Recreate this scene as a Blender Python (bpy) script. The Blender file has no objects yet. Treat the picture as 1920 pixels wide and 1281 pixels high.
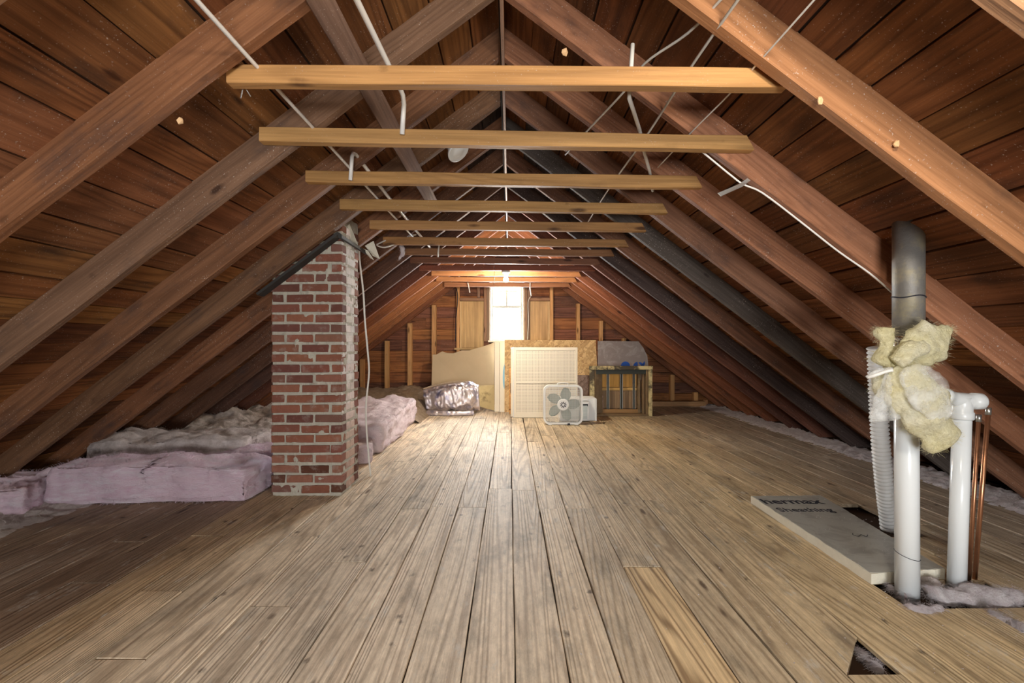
import bpy, bmesh, math, random
from mathutils import Vector, Matrix, noise
random.seed(7)
C = bpy.context.scene.collection
F = 853.0; VX, VY = 956.0, 645.0; H = 1.1

# ---------------------------------------------------------------- camera, light, exposure
cam_d = bpy.data.cameras.new('camera'); cam = bpy.data.objects.new('camera', cam_d); C.objects.link(cam)
cam_d.sensor_width = 36; cam_d.lens = F/1920*36; cam_d.shift_x = 4/1920; cam_d.shift_y = 4.5/1920
cam_d.clip_start = 0.05; cam_d.clip_end = 200
cam.location = (0, 0, H); cam.rotation_euler = (math.pi/2, 0, 0)
bpy.context.scene.camera = cam
vs = bpy.context.scene.view_settings
vs.view_transform = 'Standard'; vs.look = 'None'; vs.gamma = 1; vs.use_curve_mapping = False
vs.exposure = 1.12
bpy.context.scene.cycles.use_denoising = True
bpy.context.scene.cycles.max_bounces = 8
bpy.context.scene.cycles.diffuse_bounces = 5
bpy.context.scene.cycles.sample_clamp_indirect = 4

w = bpy.data.worlds.new('sky'); bpy.context.scene.world = w; w.use_nodes = True
w.node_tree.nodes['Background'].inputs[0].default_value = (0.86, 0.92, 1.0, 1)
w.node_tree.nodes['Background'].inputs[1].default_value = 2.0

def light(name, kind, loc, energy, col, size=None, size_y=None, direction=None, radius=None):
    l = bpy.data.lights.new(name, kind); l.energy = energy; l.color = col
    o = bpy.data.objects.new(name, l); C.objects.link(o); o.location = loc
    if kind == 'AREA':
        l.shape = 'RECTANGLE'; l.size = size; l.size_y = size_y or size
        o.rotation_euler = Vector(direction).to_track_quat('-Z', 'Y').to_euler()
    if radius is not None: l.shadow_soft_size = radius
    return o
# daylight through the far gable window, an added fill behind the camera, the ceiling bulb
light('far_window_daylight', 'AREA', (-0.05, 8.62, 1.68), 165, (0.88, 0.94, 1.0), 0.66, 1.1, (0, -1, -0.1))
light('near_fill_light', 'AREA', (0.35, -2.9, 0.62), 85, (0.98, 0.97, 0.95), 1.5, 0.7, (-0.02, 1, 0.2))  # fill added below the gable opening, brightens faces turned to the camera
light('near_bulb_light', 'POINT', (0.78, 0.5, 2.06), 28, (1.0, 0.9, 0.74), radius=0.08)
light('bulb_light', 'POINT', (-0.05, 5.84, 1.925), 480, (1.0, 0.87, 0.68), radius=0.035)

# ---------------------------------------------------------------- helpers
def P(px, py, d):
    return Vector(((px-VX)*d/F, d, H+(VY-py)*d/F))
def G(px, py, z=0.0):
    d = (H-z)*F/(py-VY); return Vector(((px-VX)*d/F, d, z))

def link(name, me, parent=None, mat=None, color=None, M=None):
    o = bpy.data.objects.new(name, me); C.objects.link(o)
    if mat is not None and not me.materials: me.materials.append(mat)
    if parent is not None: o.parent = parent
    if M is not None: o.matrix_world = M
    if color is not None: o.color = (*color[:3], 1)
    return o
def mesh(name, vs_, fs, smooth=False):
    me = bpy.data.meshes.new(name); me.from_pydata([tuple(v) for v in vs_], [], fs); me.update()
    if smooth:
        for p in me.polygons: p.use_smooth = True
    return me
def from_bm(name, bm, smooth=False):
    me = bpy.data.meshes.new(name); bm.normal_update(); bm.to_mesh(me); bm.free()
    if smooth:
        for p in me.polygons: p.use_smooth = True
    return me
def tag(o, label=None, cat=None, group=None, kind=None):
    if label: o['label'] = label
    if cat: o['category'] = cat
    if group: o['group'] = group
    if kind: o['kind'] = kind
    return o
def empty(name, loc=(0, 0, 0)):
    o = bpy.data.objects.new(name, None); C.objects.link(o); o.location = loc; o.empty_display_size = 0.05
    bpy.context.view_layer.update()
    return o
def frame_M(o, x, y, z):
    x, y, z = Vector(x), Vector(y), Vector(z)
    if x.cross(y).dot(z) < 0: y = -y
    M = Matrix((x, y, z)).transposed().to_4x4(); M.translation = Vector(o); return M

def plank_me(name, L, W, T, ch=0.003, seg=1, jit=0.0, rnd=random):
    """length along X (0..L), width along Y (centred), thickness along Z (0..T), chamfered edges, edges wander by jit"""
    vsx, fs = [], []
    w2 = W/2
    prof = [(-w2+ch, 0), (w2-ch, 0), (w2, ch), (w2, T-ch), (w2-ch, T), (-w2+ch, T), (-w2, T-ch), (-w2, ch)]
    sd = rnd.random()*100
    n = len(prof)
    for i in range(seg+1):
        x = L*i/seg
        for (y, z) in prof:
            a = noise.noise(Vector((x*2.3+sd, y*9, z*9)))*jit; b = noise.noise(Vector((x*2.1-sd, z*9, y*9)))*jit
            vsx.append((x, y+a, z+b))
    for i in range(seg):
        for k in range(n):
            a = i*n+k; b = i*n+(k+1) % n
            fs.append((a, b, b+n, a+n))
    fs.append(tuple(range(n-1, -1, -1))); fs.append(tuple(range(seg*n, seg*n+n)))
    return mesh(name, vsx, fs)

def add_box(bm, c, s, M=None):
    r = bmesh.ops.create_cube(bm, size=1)['verts']
    for v in r:
        v.co = Vector((v.co.x*s[0]+c[0], v.co.y*s[1]+c[1], v.co.z*s[2]+c[2]))
        if M is not None: v.co = M @ v.co
    return r
def box_me(name, c, s, bev=0.0):
    bm = bmesh.new(); add_box(bm, c, s)
    if bev: bmesh.ops.bevel(bm, geom=bm.edges[:], offset=bev, segments=2, affect='EDGES', profile=0.5)
    return from_bm(name, bm)
def add_tube(bm, pts, r, n=8, caps=True):
    pts = [Vector(p) for p in pts]; rings = []
    prev = None
    for i, p in enumerate(pts):
        t = (pts[min(i+1, len(pts)-1)]-pts[max(i-1, 0)]).normalized()
        if prev is None:
            u = t.orthogonal().normalized()
        else:
            u = (prev - t*prev.dot(t))
            u = u.normalized() if u.length > 1e-6 else t.orthogonal().normalized()
        prev = u; v = t.cross(u)
        rr = r[i] if isinstance(r, (list, tuple)) else r
        rings.append([bm.verts.new(p+(u*math.cos(a)+v*math.sin(a))*rr) for a in [2*math.pi*k/n for k in range(n)]])
    for a, b in zip(rings, rings[1:]):
        for k in range(n): bm.faces.new((a[k], a[(k+1) % n], b[(k+1) % n], b[k]))
    if caps:
        bm.faces.new(rings[0][::-1]); bm.faces.new(rings[-1])
def smooth_path(pts, k=6):
    pts = [Vector(p) for p in pts]; out = []
    for i in range(len(pts)-1):
        p0 = pts[max(i-1, 0)]; p1 = pts[i]; p2 = pts[i+1]; p3 = pts[min(i+2, len(pts)-1)]
        for j in range(k):
            t = j/k
            out.append(0.5*((2*p1)+(-p0+p2)*t+(2*p0-5*p1+4*p2-p3)*t*t+(-p0+3*p1-3*p2+p3)*t**3))
    out.append(pts[-1]); return out
def tube(name, pts, r, mat, parent=None, n=8, smooth=0, color=None):
    if smooth: pts = smooth_path(pts, smooth)
    bm = bmesh.new(); add_tube(bm, pts, r, n)
    return link(name, from_bm(name, bm, True), parent, mat, color)

# ---------------------------------------------------------------- materials
def newmat(name):
    m = bpy.data.materials.new(name); m.use_nodes = True
    nt = m.node_tree; b = nt.nodes['Principled BSDF']
    return m, nt, b
def nd(nt, t, **k):
    n = nt.nodes.new(t)
    for a, v in k.items():
        if a in n.inputs.keys() if hasattr(n.inputs, 'keys') else False: n.inputs[a].default_value = v
        else: setattr(n, a, v)
    return n
def math_n(nt, op, a, b=None, clamp=False):
    n = nt.nodes.new('ShaderNodeMath'); n.operation = op; n.use_clamp = clamp
    for i, v in enumerate((a, b)):
        if v is None: continue
        if isinstance(v, (int, float)): n.inputs[i].default_value = v
        else: nt.links.new(v, n.inputs[i])
    return n.outputs[0]
def mixc(nt, f, a, b, blend='MIX'):
    n = nt.nodes.new('ShaderNodeMix'); n.data_type = 'RGBA'; n.blend_type = blend
    for i, v in ((0, f), (6, a), (7, b)):
        if isinstance(v, (int, float)): n.inputs[i].default_value = v
        elif isinstance(v, tuple): n.inputs[i].default_value = (*v[:3], 1)
        else: nt.links.new(v, n.inputs[i])
    return n.outputs[2]
def ramp(nt, f, lo, hi, a=0.0, b=1.0):
    n = nt.nodes.new('ShaderNodeMapRange'); n.clamp = True
    nt.links.new(f, n.inputs[0]); n.inputs[1].default_value = lo; n.inputs[2].default_value = hi
    n.inputs[3].default_value = a; n.inputs[4].default_value = b
    return n.outputs[0]
def noise_n(nt, vec, scale, detail=4, rough=0.55, dist=0.0):
    n = nt.nodes.new('ShaderNodeTexNoise'); nt.links.new(vec, n.inputs['Vector'])
    n.inputs['Scale'].default_value = scale; n.inputs['Detail'].default_value = detail
    n.inputs['Roughness'].default_value = rough; n.inputs['Distortion'].default_value = dist
    return n.outputs[0]
def vscale(nt, vec, s):
    n = nt.nodes.new('ShaderNodeVectorMath'); n.operation = 'MULTIPLY'; nt.links.new(vec, n.inputs[0]); n.inputs[1].default_value = s
    return n.outputs[0]
def coords(nt, rnd=True):
    tc = nt.nodes.new('ShaderNodeTexCoord'); oi = nt.nodes.new('ShaderNodeObjectInfo')
    if not rnd: return tc.outputs['Object'], oi
    m = math_n(nt, 'MULTIPLY', oi.outputs['Random'], 53.0)
    cb = nt.nodes.new('ShaderNodeCombineXYZ')
    for i in range(3): nt.links.new(m, cb.inputs[i])
    va = nt.nodes.new('ShaderNodeVectorMath'); va.operation = 'ADD'
    nt.links.new(tc.outputs['Object'], va.inputs[0]); nt.links.new(cb.outputs[0], va.inputs[1])
    return va.outputs[0], oi
def bump(nt, b, h, strength, dist=0.01):
    n = nt.nodes.new('ShaderNodeBump'); n.inputs['Strength'].default_value = strength; n.inputs['Distance'].default_value = dist
    nt.links.new(h, n.inputs['Height']); nt.links.new(n.outputs[0], b.inputs['Normal'])

def wood(name, rings=0.35, ringf=34, dirt=(0.1, 0.09, 0.08), dirt_amt=0.5, dirt_lo=0.5, rough=0.7, knots=True, bmp=0.25, pale=None, pale_lo=0.6, spec=0.25, gsc=(0.35, 5.5), ksc=(1.6, 4.2), kr=(0.09, 0.16), mott=0.0, streak=0.5, speck=0.0, spots=0.0):
    m, nt, b = newmat(name); v, oi = coords(nt)
    col = oi.outputs['Color']
    big = noise_n(nt, vscale(nt, v, (1.1, 4, 4)), 1.0, 3)
    col = mixc(nt, 1.0, col, mixc(nt, big, (0.62, 0.6, 0.58), (1.35, 1.36, 1.38)), 'MULTIPLY')
    g = noise_n(nt, vscale(nt, v, (gsc[0], gsc[1], gsc[1])), 1.0, 1.5, 0.4, 0.3)
    rg = math_n(nt, 'SINE', math_n(nt, 'MULTIPLY', g, float(ringf*3)))
    rg = math_n(nt, 'POWER', math_n(nt, 'ADD', math_n(nt, 'MULTIPLY', rg, 0.5), 0.5), 2.5)
    fine = noise_n(nt, vscale(nt, v, (3, 120, 120)), 1.0, 3, 0.6)
    col = mixc(nt, math_n(nt, 'MULTIPLY', rg, rings), col, mixc(nt, 1.0, col, (0.36, 0.3, 0.26), 'MULTIPLY'))
    col = mixc(nt, ramp(nt, fine, 0.35, 0.75, 0, 0.45), col, mixc(nt, 1.0, col, (0.5, 0.45, 0.42), 'MULTIPLY'))
    st = noise_n(nt, vscale(nt, v, (1.3, 38, 38)), 1.0, 5, 0.65, 0.2)
    col = mixc(nt, ramp(nt, st, 0.32, 0.68, 0, streak), mixc(nt, 1.0, col, (1.22, 1.2, 1.18), 'MULTIPLY'), mixc(nt, 1.0, col, (0.5, 0.46, 0.44), 'MULTIPLY'))
    if spots:
        sv = nt.nodes.new('ShaderNodeTexVoronoi'); sv.inputs['Scale'].default_value = 1.0
        nt.links.new(vscale(nt, v, (6.5, 9, 9)), sv.inputs['Vector'])
        wb = noise_n(nt, vscale(nt, v, (22, 40, 40)), 1.0, 4, 0.7)
        sd_ = math_n(nt, 'ADD', sv.outputs['Distance'], math_n(nt, 'MULTIPLY', wb, 0.42))
        sc_ = nt.nodes.new('ShaderNodeSeparateColor'); nt.links.new(sv.outputs['Color'], sc_.inputs[0])
        sm = math_n(nt, 'MULTIPLY', ramp(nt, sd_, 0.24, 0.36, spots, 0), ramp(nt, sc_.outputs[0], 0.35, 0.5, 0, 1))
        col = mixc(nt, sm, col, mixc(nt, 1.0, col, (0.3, 0.28, 0.27), 'MULTIPLY'))
    if knots:
        vo = nt.nodes.new('ShaderNodeTexVoronoi'); vo.inputs['Scale'].default_value = 1.0
        nt.links.new(vscale(nt, v, (ksc[0], ksc[1], ksc[1])), vo.inputs['Vector'])
        wob = noise_n(nt, vscale(nt, v, (30, 30, 30)), 1.0, 2)
        dd = math_n(nt, 'ADD', vo.outputs['Distance'], math_n(nt, 'MULTIPLY', wob, 0.05))
        kn = ramp(nt, dd, kr[0], kr[1], 0.9, 0)
        col = mixc(nt, kn, col, mixc(nt, 1.0, col, (0.22, 0.17, 0.15), 'MULTIPLY'))
    dn = noise_n(nt, vscale(nt, v, (1.6, 3.5, 3.5)), 1.6, 6, 0.65)
    col = mixc(nt, ramp(nt, dn, dirt_lo, dirt_lo+0.22, 0, dirt_amt), col, dirt)
    if mott:
        mn = noise_n(nt, vscale(nt, v, (14, 40, 40)), 1.0, 8, 0.8)
        col = mixc(nt, ramp(nt, mn, 0.3, 0.7, 0, mott), mixc(nt, 1.0, col, (1.25, 1.26, 1.27), 'MULTIPLY'), mixc(nt, 1.0, col, (0.6, 0.57, 0.53), 'MULTIPLY'))
    if pale:
        pn = noise_n(nt, vscale(nt, v, (2.5, 6, 6)), 2.3, 8, 0.75)
        col = mixc(nt, ramp(nt, pn, pale_lo, pale_lo+0.12, 0, 0.7), col, pale)
    if speck:
        sn = noise_n(nt, v, 130, 2, 0.5); sn2 = noise_n(nt, v, 5, 4, 0.7)
        col = mixc(nt, math_n(nt, 'MULTIPLY', ramp(nt, sn, 0.66, 0.72, 0, speck), ramp(nt, sn2, 0.45, 0.6, 0.1, 1)), col, (0.62, 0.56, 0.5))
    nt.links.new(col, b.inputs['Base Color'])
    b.inputs['Roughness'].default_value = rough; b.inputs['Specular IOR Level'].default_value = spec
    h = math_n(nt, 'ADD', math_n(nt, 'MULTIPLY', rg, 0.6), math_n(nt, 'MULTIPLY', fine, 0.9))
    bump(nt, b, h, bmp, 0.004)
    return m
def plain(name, col, rough=0.5, metal=0.0, spec=0.4, var=0.12, nscale=8, bmp=0.0, objcol=False, stain=None, stain_amt=0.6, stain_lo=0.55):
    m, nt, b = newmat(name); v, oi = coords(nt)
    base = oi.outputs['Color'] if objcol else None
    n = noise_n(nt, v, nscale, 6, 0.6)
    if base is None:
        c = mixc(nt, n, tuple(x*(1-var) for x in col), tuple(min(1, x*(1+var)) for x in col))
    else:
        c = mixc(nt, 1.0, base, mixc(nt, n, (1-var,)*3, (1+var,)*3), 'MULTIPLY')
    if stain:
        n2 = noise_n(nt, v, nscale*0.6, 8, 0.7)
        c = mixc(nt, ramp(nt, n2, stain_lo, stain_lo+0.12, 0, stain_amt), c, stain)
    nt.links.new(c, b.inputs['Base Color'])
    b.inputs['Roughness'].default_value = rough; b.inputs['Metallic'].default_value = metal; b.inputs['Specular IOR Level'].default_value = spec
    if bmp:
        n3 = noise_n(nt, v, nscale*5, 6, 0.7); bump(nt, b, n3, bmp, 0.01)
    return m

M_raft = wood('rafter_wood', rings=0.3, dirt=(0.035, 0.03, 0.032), dirt_amt=0.75, dirt_lo=0.55, rough=0.72, bmp=0.3, pale=(0.5, 0.38, 0.3), pale_lo=0.66, speck=0.7, streak=0.6, kr=(0.06, 0.11), spots=0.5)
M_tie = wood('tie_wood', rings=0.22, ringf=20, dirt=(0.09, 0.045, 0.02), dirt_amt=0.45, dirt_lo=0.57, rough=0.6, bmp=0.25, ksc=(2.4, 9), kr=(0.1, 0.2), streak=0.45, speck=0.4, spots=0.4)
M_roof = wood('roof_board_wood', rings=0.5, ringf=26, dirt=(0.03, 0.018, 0.014), dirt_amt=0.7, dirt_lo=0.52, rough=0.7, bmp=0.35, streak=0.65, speck=0.6, ksc=(1.6, 6), kr=(0.06, 0.12))
M_floor = wood('floor_board_wood', rings=0.5, ringf=50, gsc=(0.2, 5.5), ksc=(1.5, 6.5), kr=(0.075, 0.125), dirt=(0.17, 0.15, 0.12), dirt_amt=0.7, dirt_lo=0.52, rough=0.62, bmp=0.45, pale=(0.66, 0.64, 0.58), pale_lo=0.57, spec=0.22, mott=0.75, streak=0.4, spots=1.0, speck=0.6)
M_strong = wood('strong_grain_wood', rings=0.85, ringf=46, gsc=(0.3, 6.0), dirt=(0.12, 0.1, 0.08), dirt_amt=0.3, dirt_lo=0.6, rough=0.6, bmp=0.5, spec=0.22, mott=0.4)
M_ply = wood('plywood', rings=0.3, ringf=9, dirt=(0.35, 0.22, 0.1), dirt_amt=0.3, knots=False, rough=0.6, bmp=0.08)
M_dark = plain('dark_void', (0.012, 0.01, 0.009), 0.95, spec=0.05)
M_shell = plain('outer_deck', (0.05, 0.03, 0.02), 0.9, spec=0.1)
M_brick = plain('brick_clay', (1, 1, 1), 0.88, spec=0.15, var=0.3, nscale=22, bmp=0.5, objcol=True, stain=(0.34, 0.28, 0.24), stain_amt=0.45, stain_lo=0.54)
M_mortar = plain('lime_mortar', (0.46, 0.43, 0.36), 0.95, spec=0.1, var=0.3, nscale=14, bmp=0.9, stain=(0.16, 0.14, 0.11), stain_amt=0.6, stain_lo=0.6)
M_pvc = plain('white_pvc', (0.78, 0.82, 0.84), 0.22, spec=0.5, var=0.03)
M_pvc_old = plain('dusty_pvc', (0.66, 0.69, 0.7), 0.3, spec=0.5, var=0.1, stain=(0.4, 0.36, 0.28), stain_amt=0.4)
M_cable = plain('cable_sheath', (0.62, 0.6, 0.55), 0.45, var=0.08)
M_cable_w = plain('white_cable_sheath', (0.8, 0.78, 0.74), 0.4, var=0.05)
M_iron = plain('cast_iron', (0.2, 0.19, 0.175), 0.5, metal=0.3, spec=0.4, var=0.35, nscale=9, bmp=0.25, stain=(0.32, 0.28, 0.18), stain_amt=0.7, stain_lo=0.5)
M_chrome = plain('stainless_band', (0.75, 0.75, 0.75), 0.16, metal=1.0, var=0.05)
M_copper = plain('copper', (0.5, 0.24, 0.13), 0.34, metal=0.85, var=0.25, nscale=14, stain=(0.2, 0.1, 0.06), stain_amt=0.6)
M_solder = plain('tinned_copper', (0.55, 0.55, 0.52), 0.35, metal=0.9)
M_white = plain('white_plastic', (0.78, 0.8, 0.8), 0.4, var=0.04)
M_galv = plain('galvanised_steel', (0.6, 0.6, 0.58), 0.4, metal=0.7, var=0.1)
M_black = plain('black_ink', (0.02, 0.02, 0.03), 0.7, var=0.0)
M_blue = plain('blue_ink', (0.02, 0.09, 0.42), 0.6, var=0.1)
M_foam = plain('cream_foam', (0.74, 0.7, 0.58), 0.85, var=0.1, nscale=30, bmp=0.4)

def fibre(name, a, b_, c, scale=9, stretch=(1, 1, 1), lo=0.45):
    m, nt, b = newmat(name); v, oi = coords(nt)
    v2 = vscale(nt, v, stretch)
    n = noise_n(nt, v2, scale, 8, 0.7, 0.4); n2 = noise_n(nt, v2, scale*0.35, 5, 0.6)
    col = mixc(nt, ramp(nt, n, 0.3, 0.7), a, b_)
    col = mixc(nt, ramp(nt, n2, lo, lo+0.2, 0, 0.85), col, c)
    nt.links.new(col, b.inputs['Base Color']); b.inputs['Roughness'].default_value = 1.0; b.inputs['Specular IOR Level'].default_value = 0.05
    b.inputs['Subsurface Weight'].default_value = 0.0
    n3 = noise_n(nt, v2, scale*6, 6, 0.75, 0.3); bump(nt, b, n3, 0.9, 0.02)
    return m
M_pink = fibre('pink_fibreglass', (0.82, 0.56, 0.7), (0.96, 0.88, 0.95), (0.9, 0.68, 0.78), 9, (1, 1, 3))
M_pinkgrey = fibre('dusty_pink_fibreglass', (0.55, 0.46, 0.42), (0.93, 0.84, 0.82), (0.3, 0.23, 0.19), 20, (1, 1, 1), 0.56)
M_greyins = fibre('loose_grey_insulation', (0.5, 0.43, 0.38), (0.93, 0.85, 0.82), (0.2, 0.15, 0.1), 22, (1, 1, 1), 0.56)
M_tanins = fibre('loose_tan_insulation', (0.3, 0.22, 0.15), (0.5, 0.4, 0.3), (0.42, 0.3, 0.2), 14, (1, 1, 1), 0.55)
M_palebatt = fibre('pale_pink_batt', (0.66, 0.5, 0.54), (0.85, 0.76, 0.78), (0.8, 0.68, 0.7), 12, (1, 1, 1), 0.5)
M_yellow = fibre('yellow_fibreglass', (0.8, 0.71, 0.38), (0.95, 0.9, 0.64), (0.93, 0.9, 0.76), 10, (1, 1, 1), 0.52)
M_fluff = fibre('white_pink_fluff', (0.7, 0.6, 0.64), (0.95, 0.92, 0.94), (0.7, 0.55, 0.58), 20, (1, 1, 1), 0.6)

def foil(name, col, rough, scale, stain, amt=0.6, metal=0.9, lo=0.5, bmp=0.5):
    m, nt, b = newmat(name); v, oi = coords(nt)
    n = noise_n(nt, v, scale, 6, 0.7, 0.8); n2 = noise_n(nt, v, scale*3, 5, 0.7)
    c = mixc(nt, ramp(nt, n, lo, lo+0.12, 0, amt), col, stain)
    nt.links.new(c, b.inputs['Base Color']); b.inputs['Metallic'].default_value = metal; b.inputs['Roughness'].default_value = rough
    bump(nt, b, n2, bmp, 0.01); return m
M_foilboard = foil('dull_foil_facing', (0.55, 0.55, 0.5), 0.36, 5, (0.3, 0.29, 0.26), 0.5, 0.35, bmp=0.15)
M_foilbag = foil('crinkled_foil', (0.72, 0.66, 0.68), 0.34, 4, (0.13, 0.15, 0.36), 0.8, 0.7, lo=0.52, bmp=1.0)
M_foilgrey = foil('grey_foil_facing', (0.3, 0.26, 0.25), 0.6, 5, (0.45, 0.42, 0.42), 0.6, 0.3, bmp=0.2)

def plastic_mat():
    m, nt, b = newmat('clear_poly_film'); out = nt.nodes['Material Output']
    t = nt.nodes.new('ShaderNodeBsdfTransparent'); mx = nt.nodes.new('ShaderNodeMixShader')
    b.inputs['Base Color'].default_value = (0.86, 0.87, 0.84, 1); b.inputs['Roughness'].default_value = 0.25
    v, oi = coords(nt); n = noise_n(nt, vscale(nt, v, (30, 30, 8)), 1.0, 6, 0.7)
    nt.links.new(ramp(nt, noise_n(nt, v, 14, 4, 0.6), 0.4, 0.65, 0.12, 0.5), mx.inputs[0])
    nt.links.new(t.outputs[0], mx.inputs[1]); nt.links.new(b.outputs[0], mx.inputs[2]); nt.links.new(mx.outputs[0], out.inputs[0])
    bump(nt, b, n, 0.6, 0.01)
    return m
M_film = plastic_mat()
def glass_mat():
    m, nt, b = newmat('window_glass'); out = nt.nodes['Material Output']
    t = nt.nodes.new('ShaderNodeBsdfTransparent'); g = nt.nodes.new('ShaderNodeBsdfGlossy'); mx = nt.nodes.new('ShaderNodeMixShader')
    g.inputs['Roughness'].default_value = 0.03; mx.inputs[0].default_value = 0.07
    nt.links.new(t.outputs[0], mx.inputs[1]); nt.links.new(g.outputs[0], mx.inputs[2]); nt.links.new(mx.outputs[0], out.inputs[0])
    return m
M_glass = glass_mat()
def emit(name, col, s):
    m, nt, b = newmat(name); b.inputs['Emission Color'].default_value = (*col, 1); b.inputs['Emission Strength'].default_value = s
    return m
M_bulb = emit('lit_bulb', (1, 0.92, 0.75), 60)
def osb_mat(name, a, b_, c):
    m, nt, b = newmat(name); v, oi = coords(nt)
    vo = nt.nodes.new('ShaderNodeTexVoronoi'); vo.inputs['Scale'].default_value = 22
    d = noise_n(nt, v, 9, 3); 
    va = nt.nodes.new('ShaderNodeVectorMath'); va.operation = 'MULTIPLY_ADD'
    cb = nt.nodes.new('ShaderNodeCombineXYZ'); nt.links.new(d, cb.inputs[0]); nt.links.new(d, cb.inputs[2])
    va.inputs[1].default_value = (0.6, 0.6, 0.6); nt.links.new(cb.outputs[0], va.inputs[0]); nt.links.new(v, va.inputs[2])
    nt.links.new(vscale(nt, va.outputs[0], (1.6, 1, 0.8)), vo.inputs['Vector'])
    sp = nt.nodes.new('ShaderNodeSeparateColor'); nt.links.new(vo.outputs['Color'], sp.inputs[0])
    col = mixc(nt, sp.outputs[0], a, b_); col = mixc(nt, ramp(nt, sp.outputs[1], 0.78, 0.95, 0, 0.8), col, c)
    nt.links.new(col, b.inputs['Base Color']); b.inputs['Roughness'].default_value = 0.7
    return m
M_osb = osb_mat('strand_board', (0.42, 0.25, 0.1), (0.72, 0.5, 0.24), (0.24, 0.12, 0.05))
M_osb2 = osb_mat('dusty_strand_board', (0.28, 0.18, 0.13), (0.46, 0.32, 0.24), (0.2, 0.12, 0.08))
def perf_mat():
    m, nt, b = newmat('perforated_white_hardboard'); v, oi = coords(nt, False)
    sp = nt.nodes.new('ShaderNodeSeparateXYZ'); nt.links.new(v, sp.inputs[0])
    fx = math_n(nt, 'SUBTRACT', math_n(nt, 'FRACT', math_n(nt, 'MULTIPLY', sp.outputs[0], 46.0)), 0.5)
    fz = math_n(nt, 'SUBTRACT', math_n(nt, 'FRACT', math_n(nt, 'MULTIPLY', sp.outputs[2], 46.0)), 0.5)
    r = math_n(nt, 'SQRT', math_n(nt, 'ADD', math_n(nt, 'MULTIPLY', fx, fx), math_n(nt, 'MULTIPLY', fz, fz)))
    col = mixc(nt, ramp(nt, r, 0.2, 0.27), (0.16, 0.13, 0.1), (0.76, 0.7, 0.58))
    nt.links.new(col, b.inputs['Base Color']); b.inputs['Roughness'].default_value = 0.5
    return m
M_perf = perf_mat()
M_cream = plain('cream_paint', (0.74, 0.68, 0.56), 0.45, var=0.04)
M_beige = plain('beige_wallboard', (0.5, 0.4, 0.26), 0.85, var=0.12, nscale=3, stain=(0.36, 0.3, 0.2), stain_amt=0.3)
M_kraft = plain('stained_kraft_paper', (0.52, 0.42, 0.22), 0.8, var=0.25, nscale=5, stain=(0.14, 0.1, 0.05), stain_amt=0.8, stain_lo=0.6)
M_weather = plain('peeling_yellow_paint', (0.07, 0.055, 0.035), 0.7, var=0.3, nscale=7, bmp=0.5, stain=(0.66, 0.55, 0.28), stain_amt=0.95, stain_lo=0.42)
M_weather2 = plain('weathered_dark_wood', (0.2, 0.13, 0.065), 0.7, var=0.4, nscale=9, bmp=0.3, stain=(0.32, 0.24, 0.12), stain_amt=0.6, stain_lo=0.55)
M_winpaint = plain('weathered_window_paint', (0.16, 0.16, 0.14), 0.6, var=0.1)

# ---------------------------------------------------------------- roof geometry
TH = math.atan(0.755); CT, ST = math.cos(TH), math.sin(TH)
RX, RZ = -0.05, 2.77                       # where the undersides of the rafters meet
ANCH = 0.145                               # rafter depth
Y0, Y1 = -3.0, 8.38
def slope_frame(side):                     # side -1 left, +1 right: direction down the slope, outward normal
    return Vector((side*CT, 0, -ST)), Vector((side*ST, 0, CT))
def under(x):                              # height of rafter underside at x
    return RZ - 0.755*abs(x-RX)

# ceiling shell
ceil = None
vsx, fs = [], []
for side in (-1, 1):
    s, n = slope_frame(side)
    for k, off in enumerate((ANCH+0.0225, ANCH+0.07)):
        a = Vector((RX, 0, RZ))+n*off; b = a+s*5.2
        # meet at ridge plane
        top = Vector((RX, 0, RZ+off/CT))
        for y in (Y0, Y1+0.1):
            vsx += [(top.x, y, top.z), (b.x, y, b.z)]
for q in (0, 8):
    # indices: off0: y0(top,b)=0,1 y1=2,3 ; off1: 4,5,6,7
    a = [q+i for i in range(8)]
    fs += [(a[0], a[1], a[3], a[2]), (a[4], a[6], a[7], a[5]), (a[1], a[5], a[7], a[3]), (a[0], a[4], a[5], a[1]), (a[2], a[3], a[7], a[6])]
ceil = link('ceiling', mesh('ceiling', vsx, fs), None, M_shell); tag(ceil, kind='structure')

# rafter stations
tie_px = [  # left x, y ; right x, y (top edge of front face)
    (424, 119, 1478, 127), (486, 237, 1415, 253), (573, 319, 1317, 330), (637, 373, 1252, 381), (693, 412.5, 1212, 418),
    (718, 444, 1179, 449), (750, 465, 1152, 468), (769, 481.5, 1126, 485.5), (786, 497, 1116, 498), (809, 508, 1090, 509.5),
    (818, 519, 1082, 520.5), (833, 529.5, 1070, 530.5)]
tie_d = [1.64, 2.098, 2.605, 3.10, 3.63, 4.165, 4.735, 5.255, 5.80, 6.335, 6.83, 7.31]
raft_d = [1.03, 1.563]+[d+0.047 for d in tie_d[1:]]+[7.9]      # front faces

def jitter(c, a):
    k = 1+random.uniform(-a, a); return tuple(max(0.0, x*k*(1+random.uniform(-a, a)*0.3)) for x in c)

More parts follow.
